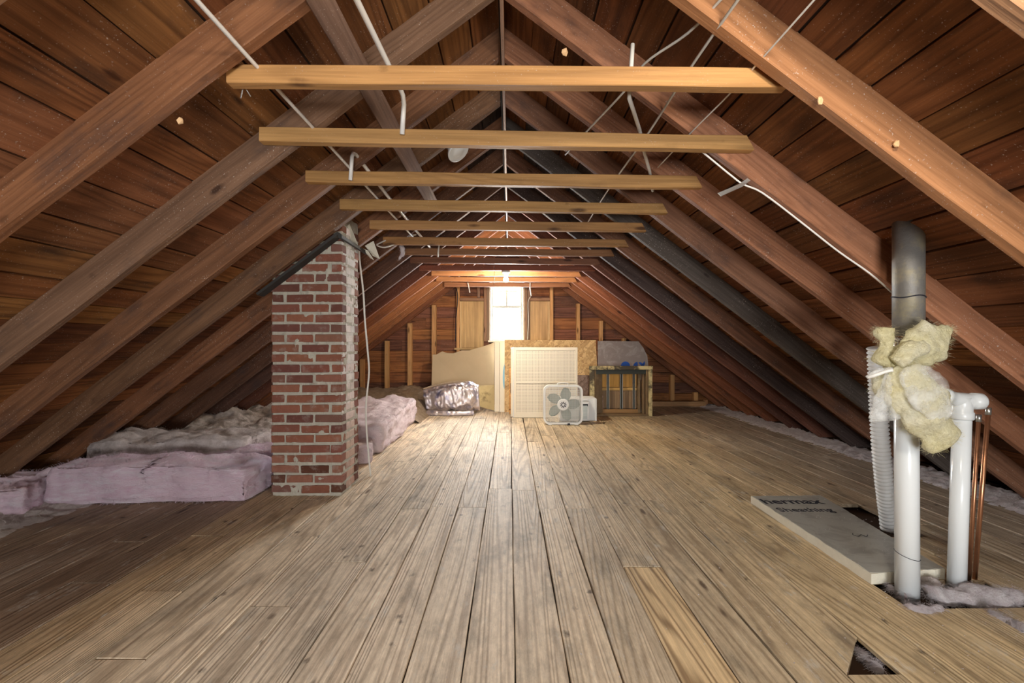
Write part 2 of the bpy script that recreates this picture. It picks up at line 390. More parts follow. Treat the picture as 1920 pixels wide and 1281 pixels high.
# roof boards, parts of the ceiling
roof_base = [(0.24, 0.1, 0.035), (0.2, 0.08, 0.03), (0.28, 0.12, 0.04), (0.17, 0.066, 0.026), (0.24, 0.105, 0.045), (0.34, 0.15, 0.05)]
for side in (-1, 1):
    s, n = slope_frame(side)
    t = -0.105; row = 0
    while t < 4.75:
        wd = random.choice((0.155, 0.185, 0.2, 0.21))
        joints = [0.45]
        js = sorted(random.sample(raft_d[2:-1], 2))
        joints += [j+0.025 for j in js]+[8.3]
        for a, b in zip(joints, joints[1:]):
            if b-a < 0.2: continue
            dz = random.uniform(0, 0.005)
            col = random.choice(roof_base)
            o = Vector((RX, a+0.001, RZ))+n*(ANCH+0.001+dz)+s*(t+wd/2)
            me = plank_me('plank', b-a-0.003, wd-random.choice((0.004, 0.008, 0.013)), 0.02, 0.002, 4, 0.002)
            # local x -> world y ; local y -> slope ; local z -> normal
            xx = Vector((0, 1, 0)); yy = s if side < 0 else -s
            M = frame_M(o, xx, yy, n)
            if M.determinant() < 0: M = frame_M(o, xx, -yy, n)
            c = col
            if side > 0 and t > 3.1 and t < 4.0 and a < 3: c = tuple(x*0.55 for x in c)
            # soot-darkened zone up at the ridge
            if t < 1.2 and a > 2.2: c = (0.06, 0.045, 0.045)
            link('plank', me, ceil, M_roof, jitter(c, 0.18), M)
        t += wd; row += 1

# ridge board
M = frame_M((-0.04, 0.3, RZ-0.02), (0, 1, 0), (-1, 0, 0), (0, 0, 1))
rb = link('ridge_board', plank_me('ridge_board', 8.0, 0.019, 0.2, 0.002, 10, 0.002), None, M_tie, (0.3, 0.17, 0.1), M)
tag(rb, 'thin ridge board running the length of the attic at the peak', 'beam')

# rafters
ordn = ['first', 'second', 'third', 'fourth', 'fifth', 'sixth', 'seventh', 'eighth', 'ninth', 'tenth', 'eleventh', 'twelfth', 'thirteenth', 'fourteenth', 'fifteenth']
colL = [(0.22, 0.11, 0.055), (0.25, 0.11, 0.05), (0.2, 0.115, 0.07), (0.2, 0.095, 0.048), (0.17, 0.09, 0.048), (0.2, 0.088, 0.042), (0.13, 0.06, 0.032), (0.11, 0.052, 0.03), (0.1, 0.05, 0.035), (0.14, 0.052, 0.03), (0.27, 0.1, 0.04), (0.32, 0.13, 0.05), (0.32, 0.13, 0.05), (0.24, 0.09, 0.04)]
colR = [(0.36, 0.2, 0.11), (0.42, 0.2, 0.09), (0.38, 0.175, 0.095), (0.31, 0.14, 0.075), (0.27, 0.135, 0.08), (0.09, 0.075, 0.065), (0.2, 0.095, 0.055), (0.07, 0.05, 0.046), (0.17, 0.07, 0.045), (0.14, 0.06, 0.042), (0.27, 0.1, 0.05), (0.29, 0.11, 0.05), (0.28, 0.11, 0.05), (0.22, 0.09, 0.045)]
def shade_word(c):
    l = sum(c)
    return 'sooty black' if l < 0.2 else ('dark brown' if l < 0.27 else ('brown' if l < 0.36 else 'orange brown'))
for i, d in enumerate(raft_d):
    for side, cols in ((-1, colL), (1, colR)):
        s, n = slope_frame(side)
        L = 4.62
        o = Vector((RX+side*0.0115, d+0.025, RZ-0.0)) + s*0.006
        me = plank_me('rafter', L, 0.05, ANCH, 0.003, 22, 0.006)
        # cut ridge end plumb, and the foot level on the floor
        for v in me.vertices:
            if v.co.x < 0.01: v.co.x -= v.co.z*math.tan(TH)
            if v.co.x > L-0.01: v.co.x = (RZ-0.004)/ST + v.co.z*CT/ST - 0.02
        M = frame_M(o, s, Vector((0, 1, 0)) if side < 0 else Vector((0, -1, 0)), n)
        c = cols[min(i, len(cols)-1)]
        r = link('rafter', me, None, M_raft, c, M)
        word = shade_word(c)
        if i == 0: tag(r, f'short stretch of a near rafter cutting the top {"left" if side < 0 else "right"} corner', 'rafter', 'roof rafters'); continue
        tag(r, f'{word} sloping roof rafter on the {"left" if side < 0 else "right"} side, {ordn[i-1]} from the camera', 'rafter', 'roof rafters')

# collar ties
tie_col = [(0.5, 0.27, 0.1), (0.5, 0.29, 0.11), (0.46, 0.26, 0.095), (0.43, 0.25, 0.09), (0.4, 0.22, 0.085), (0.36, 0.19, 0.07), (0.26, 0.13, 0.06), (0.2, 0.09, 0.05), (0.2, 0.07, 0.04), (0.45, 0.2, 0.08), (0.45, 0.2, 0.08), (0.34, 0.15, 0.07)]
for i, ((xl, yl, xr, yr), d) in enumerate(zip(tie_px, tie_d)):
    a = P(xl, yl, d); b = P(xr, yr, d)
    hgt = 0.068
    x = (b-a).normalized(); z = Vector((0, 1, 0)).cross(x)*-1
    if z.z < 0: z = -z
    y = z.cross(x)
    M = frame_M(a - z*hgt + Vector((0, 0.0225, 0)), x, y, z)
    me = plank_me('collar_tie', (b-a).length, 0.045, hgt, 0.003, 16, 0.004)
    if i >= 1:  # clipped corner at the right-hand end
        Lx = (b-a).length
        for v in me.vertices:
            if v.co.x > Lx-0.002 and v.co.z > hgt*0.6: v.co.x -= 0.035
    t = link('collar_tie', me, None, M_tie, tie_col[i], M)
    tag(t, f'{"yellowish" if i < 6 else "reddish"} horizontal collar tie between the rafters, {ordn[i]} from the camera', 'beam', 'collar ties')

# ---------------------------------------------------------------- floor
floor = link('floor', box_me('floor', (0, (Y0+Y1)/2, -0.12), (8.6, Y1-Y0, 0.16)), None, M_shell); tag(floor, kind='structure')
edges = [0.017]
while edges[-1] < 3.62: edges.append(edges[-1]+random.choice((0.178, 0.186, 0.19)))
e2 = [0.017]
while e2[-1] > -3.62: e2.append(e2[-1]-random.choice((0.178, 0.186, 0.19)))
edges = sorted(set(edges+e2))
fixed = {0.1: 3.43, -0.08: 3.46, -0.26: 3.07, -0.45: 3.08, 0.29: 3.04, 0.48: 3.05, 0.7: 2.25, -1.15: 2.6, 1.6: 3.1, 1.26: 1.52}
for a, b in zip(edges, edges[1:]):
    xc = (a+b)/2; wd = b-a
    js = []
    for k, v in fixed.items():
        if abs(k-xc) < 0.07: js = [v]
    base = 0.55
    joints = [base]
    if js:
        joints += js; nxt = js[0]
    else:
        nxt = random.uniform(1.2, 3.8); joints.append(nxt)
    nxt += random.uniform(1.6, 2.6)
    while nxt < 7.6:
        joints.append(nxt); nxt += random.uniform(1.6, 2.8)
    joints.append(8.28)
    ax = abs(xc)
    for j, (p, q) in enumerate(zip(joints, joints[1:])):
        # worn, dusty track down the middle; browner towards the eaves
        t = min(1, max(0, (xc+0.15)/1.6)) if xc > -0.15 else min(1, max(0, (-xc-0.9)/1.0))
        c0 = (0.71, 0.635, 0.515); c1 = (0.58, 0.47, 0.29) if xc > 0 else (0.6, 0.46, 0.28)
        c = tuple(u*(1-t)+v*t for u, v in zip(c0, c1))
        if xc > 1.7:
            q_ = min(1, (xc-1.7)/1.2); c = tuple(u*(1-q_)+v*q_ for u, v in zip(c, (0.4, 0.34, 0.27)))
        if xc < -1.9: c = (0.33, 0.25, 0.18)  # chimney shadow painted into the outermost left boards as darker brown
        mat = M_floor
        if abs(xc-0.7) < 0.07 and j == 0: mat = M_strong; c = (0.6, 0.47, 0.28)
        segs = [(p, q)]
        # the hole cut for the corrugated duct
        if 2.12 < xc < 2.32:
            segs = []
            if p < 2.6: segs.append((p, min(q, 2.6)))
            if q > 3.12: segs.append((max(p, 3.12), q))
            if p < 2.6 and q < 2.6: segs = [(p, q)]
        # rough cut-out around the white pipes
        if 1.62 < xc < 2.3:
            out = []
            for (u, v) in segs:
                if u < 1.9 < v:
                    out += [(u, 1.9)]
                    if v > 2.12: out.append((2.12, v))
                elif u < 2.12 < v: out.append((2.12, v))
                elif v <= 1.9 or u >= 2.12: out.append((u, v))
            segs = out
        for (u, v) in segs:
            if v-u < 0.05: continue
            me = plank_me('plank', v-u-random.uniform(0.003, 0.008), wd-random.choice((0.003, 0.005, 0.009)), 0.022, 0.0025, 8, 0.004)
            if abs(xc-1.28) < 0.1 and abs(u-1.52) < 0.01:
                for v_ in me.vertices:
                    if v_.co.x < 0.01 and v_.co.y < 0: v_.co.x += 0.19
            M = frame_M((xc, u, -0.022+random.uniform(-0.0025, 0.0)), (0, 1, 0), (-1, 0, 0), (0, 0, 1))
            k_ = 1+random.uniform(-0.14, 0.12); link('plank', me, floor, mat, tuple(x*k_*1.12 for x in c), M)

# ---------------------------------------------------------------- far gable wall
WX0, WX1, WZ0, WZ1 = -0.37, 0.26, 1.14, 2.28
def gable_ok(x, z): return z < under(x)+0.15
wall = link('wall_back', mesh('wall_back', [(-4.2, Y1, -0.2), (WX0, Y1, -0.2), (WX0, Y1, 3.1), (-4.2, Y1, 3.1), (WX1, Y1, -0.2), (4.2, Y1, -0.2), (4.2, Y1, 3.1), (WX1, Y1, 3.1), (WX0, Y1, WZ0), (WX1, Y1, WZ0), (WX0, Y1, WZ1), (WX1, Y1, WZ1)], [(0, 1, 2, 3), (4, 5, 6, 7), (1, 4, 9, 8), (10, 11, 7, 2)]), None, M_shell)
tag(wall, kind='structure')
WYB = 8.26
WX0, WX1, WZ0, WZ1 = -0.37, 0.26, 1.14, 2.28        # window rough opening
z = 0.0; rows = 0
while z < 2.95:
    h_ = random.choice((0.19, 0.2, 0.205))
    zc = z+h_/2
    half = (RZ+0.2-z)/0.755
    spans = [(-half+RX, half+RX)]
    if zc > WZ0-0.08 and zc < WZ1+0.08: spans = [(-half+RX, WX0), (WX1, half+RX)]
    for (a, b) in spans:
        cuts = [a]+sorted(random.uniform(a+0.4, b-0.4) for _ in range(random.choice((0, 1))) if b-a > 1.5)+[b]
        for u, v in zip(cuts, cuts[1:]):
            me = plank_me('plank', v-u-0.003, h_-0.004, 0.02, 0.002, 1)
            M = frame_M((u, WYB+0.02+random.uniform(0, 0.004), zc), (1, 0, 0), (0, 0, 1), (0, -1, 0))
            c = random.choice([(0.3, 0.12, 0.055), (0.36, 0.15, 0.06), (0.24, 0.1, 0.06), (0.4, 0.17, 0.06), (0.2, 0.09, 0.06)])
            if u > 2.0: c = (0.16, 0.1, 0.08)
            link('plank', me, wall, M_roof, jitter(c, 0.1), M)
    z += h_
def wall_box(name, x0, x1, z0, z1, y0, y1, mat, col, parent=wall, seg=1, jit=0.0, vertical=True):
    if vertical:
        me = plank_me(name, z1-z0, x1-x0, y1-y0, 0.002, seg, jit)
        M = frame_M(((x0+x1)/2, y0, z0), (0, 0, 1), (1, 0, 0), (0, 1, 0))
    else:
        me = plank_me(name, x1-x0, z1-z0, y1-y0, 0.002, seg, jit)
        M = frame_M((x0, y1, (z0+z1)/2), (1, 0, 0), (0, 0, 1), (0, -1, 0))
    return link(name, me, parent, mat, col, M)
for (xa, xb) in ((674.6, 682), (721, 728.5), (764, 772), (809.5, 817.5), (856, 861.5), (1031, 1037.5), (1081, 1087.5), (1124, 1130.5), (1167, 1174), (1257, 1265), (1301, 1309)):
    d = 8.17; x0, x1 = (xa-VX)*d/F, (xb-VX)*d/F
    top = under((x0+x1)/2)+0.02
    top = min(top, 2.16)
    wall_box('stud', x0, x1, 0, top, d, WYB-0.002, M_tie, jitter((0.66, 0.38, 0.16), 0.1), seg=12, jit=0.004)
x0 = (1322-VX)*8.17/F; wall_box('stud', x0, x0+0.05, 0, under(x0)+0.01, 8.17, WYB-0.002, M_tie, (0.45, 0.24, 0.12))
# plate at the foot of the wall, right-hand side
wall_box('sill_plate', 2.35, 3.45, 0.0, 0.085, 8.0, 8.12, M_tie, (0.4, 0.24, 0.12), vertical=False)
# window framing
def px_box(name, xa, xb, ya, yb, y0, y1, mat, col, vertical=True, **k):
    a = P(xa, yb, y0); b = P(xb, ya, y0)
    return wall_box(name, a.x, b.x, a.z, b.z, y0, y1, mat, col, vertical=vertical, **k)
px_box('stud', 907.5, 912.5, 536, 640, 8.14, WYB-0.002, M_tie, (0.34, 0.2, 0.12))
px_box('stud', 912.8, 918, 536, 640, 8.16, WYB-0.002, M_tie, (0.26, 0.18, 0.12))
px_box('stud', 983, 988.5, 536, 640, 8.15, WYB-0.002, M_tie, (0.3, 0.19, 0.12))
px_box('stud', 989, 993.5, 540, 640, 8.16, WYB-0.002, M_tie, (0.26, 0.17, 0.12))
px_box('header', 843, 1062, 529.5, 537, 8.13, WYB-0.002, M_tie, (0.4, 0.22, 0.11), vertical=False)
px_box('blocking', 862, 907, 558.5, 564, 8.15, WYB-0.002, M_tie, (0.34, 0.2, 0.12), vertical=False)
px_box('blocking', 994, 1031, 558.5, 564, 8.15, WYB-0.002, M_tie, (0.34, 0.2, 0.12), vertical=False)
px_box('blocking', 895, 900, 537, 558, 8.19, WYB-0.002, M_tie, (0.26, 0.16, 0.11))
px_box('plywood_panel', 865.5, 907, 565, 652, 8.20, 8.215, M_ply, (0.6, 0.42, 0.2))
px_box('plywood_panel', 994, 1028, 565, 652, 8.20, 8.215, M_ply, (0.6, 0.41, 0.21))
px_box('batten', 862, 866, 565, 654, 8.17, 8.2, M_tie, (0.7, 0.5, 0.25))
px_box('batten', 1027, 1031, 565, 652, 8.17, 8.2, M_tie, (0.66, 0.48, 0.26))
px_box('cleat', 852, 895, 652.5, 656, 8.16, 8.2, M_tie, (0.6, 0.42, 0.2), vertical=False)

# the window
win = empty('window_1', ((WX0+WX1)/2, 8.3, WZ0)); tag(win, kind='structure')
def win_part(name, x0, x1, z0, z1, y0, y1, mat, bev=0.002):
    return link(name, box_me(name, ((x0+x1)/2, (y0+y1)/2, (z0+z1)/2), (x1-x0, y1-y0, z1-z0), bev), win, mat, M=Matrix())
win_part('jamb', WX0, WX0+0.03, WZ0, WZ1, 8.15, 8.45, M_cream); win_part('jamb', WX1-0.03, WX1, WZ0, WZ1, 8.15, 8.45, M_cream)
win_part('head', WX0, WX1, WZ1-0.03, WZ1, 8.2, 8.45, M_cream); win_part('sill', WX0-0.02, WX1+0.02, WZ0-0.01, WZ0+0.025, 8.14, 8.5, M_cream)
gx0, gx1 = WX0+0.03, WX1-0.03
zmeet = P(956, 575.6, 8.35).z
def sash(x0, x1, z0, z1, y, mx, mz):
    f = 0.03
    a = win_part('sash', x0, x0+f, z0, z1, y, y+0.03, M_winpaint)
    bm = bmesh.new()
    add_box(bm, ((x0+x1)/2, y+0.015, z0+f/2), (x1-x0-2*f, 0.03, f)); add_box(bm, ((x0+x1)/2, y+0.015, z1-f/2), (x1-x0-2*f, 0.03, f))
    add_box(bm, (x0+f/2, y+0.015, (z0+z1)/2), (f, 0.03, z1-z0)); add_box(bm, (x1-f/2, y+0.015, (z0+z1)/2), (f, 0.03, z1-z0))
    old = a.data; a.data = from_bm('sash', bm); a.data.materials.append(M_winpaint)
    for m_ in mx: link('muntin', box_me('muntin', (m_, y+0.015, (z0+z1)/2), (0.024, 0.024, z1-z0-2*f)), a, M_winpaint, M=Matrix())
    for m_ in mz: link('muntin', box_me('muntin', ((x0+x1)/2, y+0.0155, m_), (x1-x0-2*f, 0.022, 0.024)), a, M_winpaint, M=Matrix())
    link('pane', box_me('pane', ((x0+x1)/2, y+0.015, (z0+z1)/2), (x1-x0-2*f, 0.003, z1-z0-2*f)), a, M_glass, M=Matrix())
sash(gx0, gx1, WZ0+0.027, zmeet+0.01, 8.33, [], [])
sash(gx0, gx1, zmeet-0.01, WZ1-0.03, 8.37, [P(950, 600, 8.37).x], [P(950, 547, 8.37).z])

# wall behind the camera, with its opening
wf = link('wall_front', None and None or mesh('wall_front', [(-4.2, Y0, 0), (4.2, Y0, 0), (4.2, Y0, 0.9), (-4.2, Y0, 0.9),
     (-4.2, Y0, 0.9), (-0.5, Y0, 0.9), (-0.5, Y0, 3.0), (-4.2, Y0, 3.0), (1.2, Y0, 0.9), (4.2, Y0, 0.9), (4.2, Y0, 3.0), (1.2, Y0, 3.0), (-0.5, Y0, 2.45), (1.2, Y0, 2.45)],
     [(0, 1, 2, 3), (4, 5, 6, 7), (8, 9, 10, 11), (12, 13, 11, 6)]), None, M_shell); tag(wf, kind='structure')

# ---------------------------------------------------------------- chimney
ch = empty('chimney', (-1.47, 3.5, 0)); tag(ch, 'red brick chimney with thick grey mortar joints rising through the roof', 'chimney')
cx0, cx1, cy0, cy1 = -1.725, -1.215, 3.29, 3.655
bm = bmesh.new(); r = add_box(bm, ((cx0+cx1)/2, (cy0+cy1)/2, 0.5), (cx1-cx0-0.012, cy1-cy0-0.012, 1.0))
for v in r:
    if v.co.z > 0.5: v.co.z = under(v.co.x)+0.17
bmesh.ops.subdivide_edges(bm, edges=bm.edges[:], cuts=46, use_grid_fill=True)
bm.normal_update()
for v in bm.verts:
    nz = noise.noise(v.co*30)*0.008+noise.noise(v.co*10)*0.006
    v.co += v.normal*nz*(0 if v.co.z > 2.1 else 1)
link('mortar', from_bm('mortar', bm, False), ch, M_mortar, M=Matrix())
course = 0.0728; bh = 0.054
brick_cache = {}
def brick_me(L, W, k):
    key = (round(L, 3), round(W, 3), k)
    if key in brick_cache: return brick_cache[key]
    bm = bmesh.new(); add_box(bm, (0, 0, 0), (L, W, bh))
    bmesh.ops.bevel(bm, geom=bm.edges[:], offset=0.004, segments=1, affect='EDGES')
    rr = random.Random(k*77+int(L*1000))
    for v in bm.verts: v.co += Vector((rr.uniform(-1, 1)*0.0035, rr.uniform(-1, 1)*0.0012, rr.uniform(-1, 1)*0.0028))
    brick_cache[key] = from_bm('brick', bm); return brick_cache[key]
bcols = [(0.22, 0.085, 0.055), (0.19, 0.072, 0.05), (0.25, 0.11, 0.075), (0.15, 0.06, 0.045), (0.24, 0.095, 0.06), (0.18, 0.085, 0.065)]
def brick_cols(z, white):
    c = random.choice(bcols)
    if white:   # window light painted into the flank bricks, fainter low down
        t = min(1, max(0, (z-0.25)/0.7))*random.uniform(0.75, 1.0)
        c = tuple(u*(1-t)+v*t for u, v in zip((0.5, 0.33, 0.26), (0.72, 0.68, 0.66)))
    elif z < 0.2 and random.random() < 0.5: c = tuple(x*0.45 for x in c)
    return jitter(c, 0.12)
for i in range(27):
    zc = 0.012+course*(i+0.5)
    fr = [0.2, 0.2, 0.078] if i % 2 == 0 else [0.092, 0.193, 0.193]
    gapx = (cx1-cx0-sum(fr))/2
    for face_y, sgn in ((cy0, 1), (cy1, -1)):
        x = cx0
        for L in fr:
            Lj = L+random.uniform(-0.008, 0.006)
            xc = x+L/2
            if zc < under(xc)+0.1:
                M = Matrix.Translation((xc, face_y+sgn*0.045+random.uniform(-0.004, 0.003), zc+random.uniform(-0.002, 0.002))) @ Matrix.Rotation(random.uniform(-0.012, 0.012), 4, 'Y')
                link('brick', brick_me(round(Lj, 2), 0.09, random.randrange(3)), ch, M_brick, brick_cols(zc, False), M)
            x += L+gapx
    sd = [0.083, 0.083] if i % 2 == 0 else [0.17]
    y = cy0+0.1
    span = cy1-cy0-0.2
    g = (span-sum(sd))/max(1, len(sd))
    for face_x, sgn, wh in ((cx1, -1, True), (cx0, 1, False)):
        y = cy0+0.1
        for L in sd:
            yc = y+L/2
            if zc < under(face_x)+0.1:
                M = Matrix.Translation((face_x+sgn*0.045+random.uniform(-0.004, 0.003), yc, zc)) @ Matrix.Rotation(math.pi/2+random.uniform(-0.02, 0.02), 4, 'Z')
                link('brick', brick_me(L, 0.09, random.randrange(3)), ch, M_brick, brick_cols(zc, wh), M)
            y += L+g+0.005
# patchy pale skin that paints window light onto the right flank
bm = bmesh.new(); g = []
for j in range(121):
    row = []
    for i in range(25):
        y = cy0+0.006+(cy1-cy0-0.012)*i/24; z_ = 0.35+(under(cx1)+0.08-0.35)*j/120
        row.append(bm.verts.new((cx1-0.0062+noise.noise(Vector((1, y*24, z_*24)))*0.008+noise.noise(Vector((5, y*70, z_*70)))*0.003-0.006*max(0, 1-(z_-0.35)/0.5), y, z_)))
    g.append(row)
for j in range(120):
    for i in range(24): bm.faces.new((g[j][i], g[j][i+1], g[j+1][i+1], g[j+1][i]))
link('painted_daylight', from_bm('painted_daylight', bm, True), ch, plain('painted_daylight', (0.66, 0.63, 0.6), 0.9, spec=0.1, var=0.12, nscale=20, bmp=0.6), M=Matrix())
M_tar = plain('tarred_board', (0.03, 0.027, 0.025), 0.7, var=0.3)
# dark flashing strips under the rafter and along the flank
s, n = slope_frame(-1)
M = frame_M(Vector((RX, 3.25, RZ))+s*1.46-n*0.018, s, (0, 1, 0), n)
link('flashing', plank_me('flashing', 0.72, 0.08, 0.02, 0.001, 6, 0.006), ch, M_tar, M=M)
M = frame_M((-1.195, 3.2, 1.845), Vector((0.12, 1, -0.1)).normalized(), (-1, 0, 0), (0, 0, 1))
M = frame_M((-1.195, 3.2, 1.845), (0, 1, 0), (-1, 0, 0), (0, 0, 1))
link('flashing', plank_me('flashing', 0.6, 0.025, 0.025, 0.001, 6, 0.006), ch, M_tar, M=M)
M_flash2 = plain('lime_stained_flashing', (0.52, 0.5, 0.42), 0.8, var=0.3, nscale=12, stain=(0.2, 0.15, 0.08), stain_amt=0.7, stain_lo=0.58)
def poly_plate(name, pts, thick, mat, parent, nrm=(0, 1, 0)):
    nv = Vector(nrm).normalized()*thick; pts = [Vector(p) for p in pts]; k = len(pts)
    vsx = pts+[p+nv for p in pts]
    fs = [tuple(range(k)), tuple(range(2*k-1, k-1, -1))]+[(i, i+k, (i+1) % k+k, (i+1) % k) for i in range(k)]
    return link(name, mesh(name, vsx, fs), parent, mat, M=Matrix() if parent is not None else None)
poly_plate('flashing', [P(638, 437, 3.40), P(655, 420, 3.42), P(670, 456, 3.55), P(672, 464, 3.58), P(660, 455, 3.5)], 0.008, M_flash2, ch)
poly_plate('flashing', [P(684, 461, 3.72), P(700, 452, 3.72), P(712, 486, 3.8), P(699, 480, 3.8)], 0.008, M_flash2, ch)
poly_plate('flashing', [P(676, 464, 3.70), P(690, 470, 3.74), P(701, 488, 3.78), P(694, 484, 3.78)], 0.006, M_flash2, ch)

# ---------------------------------------------------------------- noise-built soft things
def fuzz(bm, verts_normals, n, length, width, rnd, droop=0.3):
    for _ in range(n):
        p, nn = rnd.choice(verts_normals)
        dirv = (nn+Vector((rnd.uniform(-1, 1), rnd.uniform(-1, 1), rnd.uniform(-1, 1)))*0.9).normalized()
        l = length*rnd.uniform(0.4, 1.4)
        a = dirv.orthogonal().normalized()*width
        q = p+Vector((rnd.uniform(-1, 1), rnd.uniform(-1, 1), rnd.uniform(-1, 1)))*0.008
        m_ = q+dirv*l*0.6+Vector((rnd.uniform(-1, 1), rnd.uniform(-1, 1), -droop))*l*0.25
        e = m_+dirv*l*0.5+Vector((rnd.uniform(-1, 1), rnd.uniform(-1, 1), -droop))*l*0.4
        v = [bm.verts.new(x) for x in (q-a, q+a, m_+a*0.7, m_-a*0.7, e)]
        bm.faces.new((v[0], v[1], v[2], v[3])); bm.faces.new((v[3], v[2], v[4]))
def batt(name, dims, loc, rot, mat, amp=0.03, cuts=26, nf=1500, parent=None, fl=0.03, bend=None, squash=None, freq=5.0, seed=1):
    """a soft slab, base centre at loc, dims (x, y, z)"""
    rnd = random.Random(seed)
    bm = bmesh.new(); add_box(bm, (0, 0, dims[2]/2), dims)
    bmesh.ops.bevel(bm, geom=bm.edges[:], offset=min(dims)*0.18, segments=2, affect='EDGES', profile=0.6)
    bmesh.ops.triangulate(bm, faces=bm.faces[:])
    for _ in range(7):
        lim = max(dims)/cuts
        es = [e for e in bm.edges if e.calc_length() > lim*1.4]
        if not es: break
        bmesh.ops.subdivide_edges(bm, edges=es, cuts=1); bmesh.ops.triangulate(bm, faces=[f for f in bm.faces if len(f.verts) > 3])
    bm.normal_update()
    o3 = Vector((seed*7.3, seed*3.1, 0))
    for v in bm.verts:
        p = v.co.copy()
        k = noise.fractal(p*freq+o3, 1.0, 2.0, 4)
        k2 = noise.noise(Vector((p.x*3, p.y*3, p.z*28))+o3)*0.35
        d_ = v.normal*(k+k2)*amp
        if p.z < 0.02: d_.z = max(0, d_.z)*0.2
        v.co = p+d_
        if bend: v.co = bend(v.co)
    M = Matrix.Translation(loc) @ Matrix.Rotation(rot, 4, 'Z')
    bm.normal_update()
    vn = [(v.co.copy(), v.normal.copy()) for v in bm.verts if v.co.z > 0.01]
    fuzz(bm, vn, nf, fl*0.7, 0.0005, rnd)
    me = from_bm(name, bm, True)
    return link(name, me, parent, mat, M=M)

# pink batts and loose fill on the left
def bendA(p):
    p.z *= 1-0.18*max(0, p.x/0.7)**2; p.y += 0.05*math.sin(p.x*3); p.x += 0.06*p.z/0.28*(1 if p.x < 0 else -0.3); return p
b1 = batt('insulation_batt', (1.36, 0.42, 0.27), (-2.5, 3.32, 0.0), -0.03, M_pink, 0.035, 44, 9000, fl=0.035, bend=bendA, seed=3)
tag(b1, 'thick pink fibreglass batt lying nearest, its cut side facing the room', 'insulation')
b2 = batt('insulation_batt', (1.25, 0.55, 0.3), (-2.82, 3.95, 0.02), 0.08, M_pinkgrey, 0.05, 36, 6000, fl=0.03, seed=5)
tag(b2, 'dusty grey topped batt behind the thick pink one', 'insulation')
b3 = batt('insulation_batt', (0.75, 0.4, 0.24), (-1.98, 3.86, 0.0), 0.2, M_pink, 0.035, 26, 3000, seed=8)
tag(b3, 'folded pink batt tucked against the chimney', 'insulation')
b4 = batt('insulation_batt', (0.36, 0.5, 0.2), (-3.36, 3.05, -0.02), 0.4, M_pink, 0.05, 22, 2000, seed=9)
tag(b4, 'torn pink batt end pushed under the left eave', 'insulation')
def bendE(p):
    p.z *= 1.0+0.1*p.y; return p
b5 = batt('insulation_batt', (0.75, 2.05, 0.31), (-1.68, 5.55, 0.0), 0.04, M_palebatt, 0.045, 40, 6000, fl=0.025, bend=bendE, seed=12)
tag(b5, 'long pale pink batt beside the floor boards past the chimney', 'insulation')
b6 = batt('insulation_batt', (0.6, 0.5, 0.15), (-1.62, 4.32, 0.0), 0.3, M_palebatt, 0.04, 22, 1500, seed=14)
tag(b6, 'small flattened pale batt scrap right behind the chimney', 'insulation')

def field(name, x0, x1, y0, y1, hf, mat, nx, ny, parent=None, nf=4000, fl=0.02, seed=1):
    rnd = random.Random(seed); bm = bmesh.new(); g = []
    for j in range(ny+1):
        row = []
        for i in range(nx+1):
            x = x0+(x1-x0)*i/nx; y = y0+(y1-y0)*j/ny
            row.append(bm.verts.new((x, y, hf(x, y))))
        g.append(row)
    for j in range(ny):
        for i in range(nx): bm.faces.new((g[j][i], g[j][i+1], g[j+1][i+1], g[j+1][i]))
    bm.normal_update()
    vn = [(v.co.copy(), v.normal.copy()) for v in bm.verts if v.co.z > 0.01]
    if nf and vn: fuzz(bm, vn, nf, fl, 0.001, rnd)
    return link(name, from_bm(name, bm, True), parent, mat)
def hf1(x, y):
    e = max(0.0, min(1.0, (-1.45-x)/0.25)) * max(0, min(1, (y-3.9)/0.3))
    base = 0.13+0.13*noise.noise(Vector((x*1.3, y*1.3, 3)))+0.09*noise.fractal(Vector((x*4, y*4, 1)), 1, 2, 5)+0.06*max(0, -x-2.2)
    return -0.03+max(0.0, base+0.05)*e
f1 = field('loose_insulation', -3.75, -1.4, 3.85, 7.2, hf1, M_greyins, 130, 160, nf=14000, fl=0.025, seed=2)
tag(f1, 'grey dusty loose insulation covering the joists behind the chimney', 'insulation', kind='stuff')
def hf2(x, y):
    e = max(0.0, min(1.0, (-1.2-x)/0.25))
    base = 0.16+0.06*noise.noise(Vector((x*2, y*2, 9)))+0.05*noise.fractal(Vector((x*5, y*5, 2)), 1, 2, 5)+0.18*max(0, min(1, (y-6.6)/1.2))
    return -0.03+max(0, base)*e
f2 = field('loose_insulation', -3.75, -1.15, 6.3, 8.2, hf2, M_tanins, 110, 80, nf=6000, fl=0.02, seed=4)
tag(f2, 'tan loose insulation heaped against the far gable wall', 'insulation', kind='stuff')
def hf3(x, y):
    e = max(0.0, min(1.0, (-2.75-x)/0.5))
    return -0.02+e*(0.05+0.06*abs(noise.fractal(Vector((x*6, y*6, 4)), 1, 2, 4)))
f3 = field('loose_insulation', -3.75, -2.7, 1.9, 3.9, hf3, M_greyins, 50, 90, nf=2500, seed=6)
tag(f3, 'dirty scattered fill along the near left eave', 'insulation', kind='stuff')
# grit along the right eave
def hf4(x, y):
    e = max(0.0, min(1.0, (x-3.25-0.05*noise.noise(Vector((y*3, 0, 0))))/0.15))
    return -0.012+e*(0.012+0.035*abs(noise.fractal(Vector((x*12, y*12, 4)), 1, 2, 4)))
f4 = field('loose_insulation', 3.1, 3.7, 2.4, 8.2, hf4, M_fluff, 24, 220, nf=2500, fl=0.015, seed=7)
tag(f4, 'thin line of white insulation grit along the right eave', 'insulation', kind='stuff')

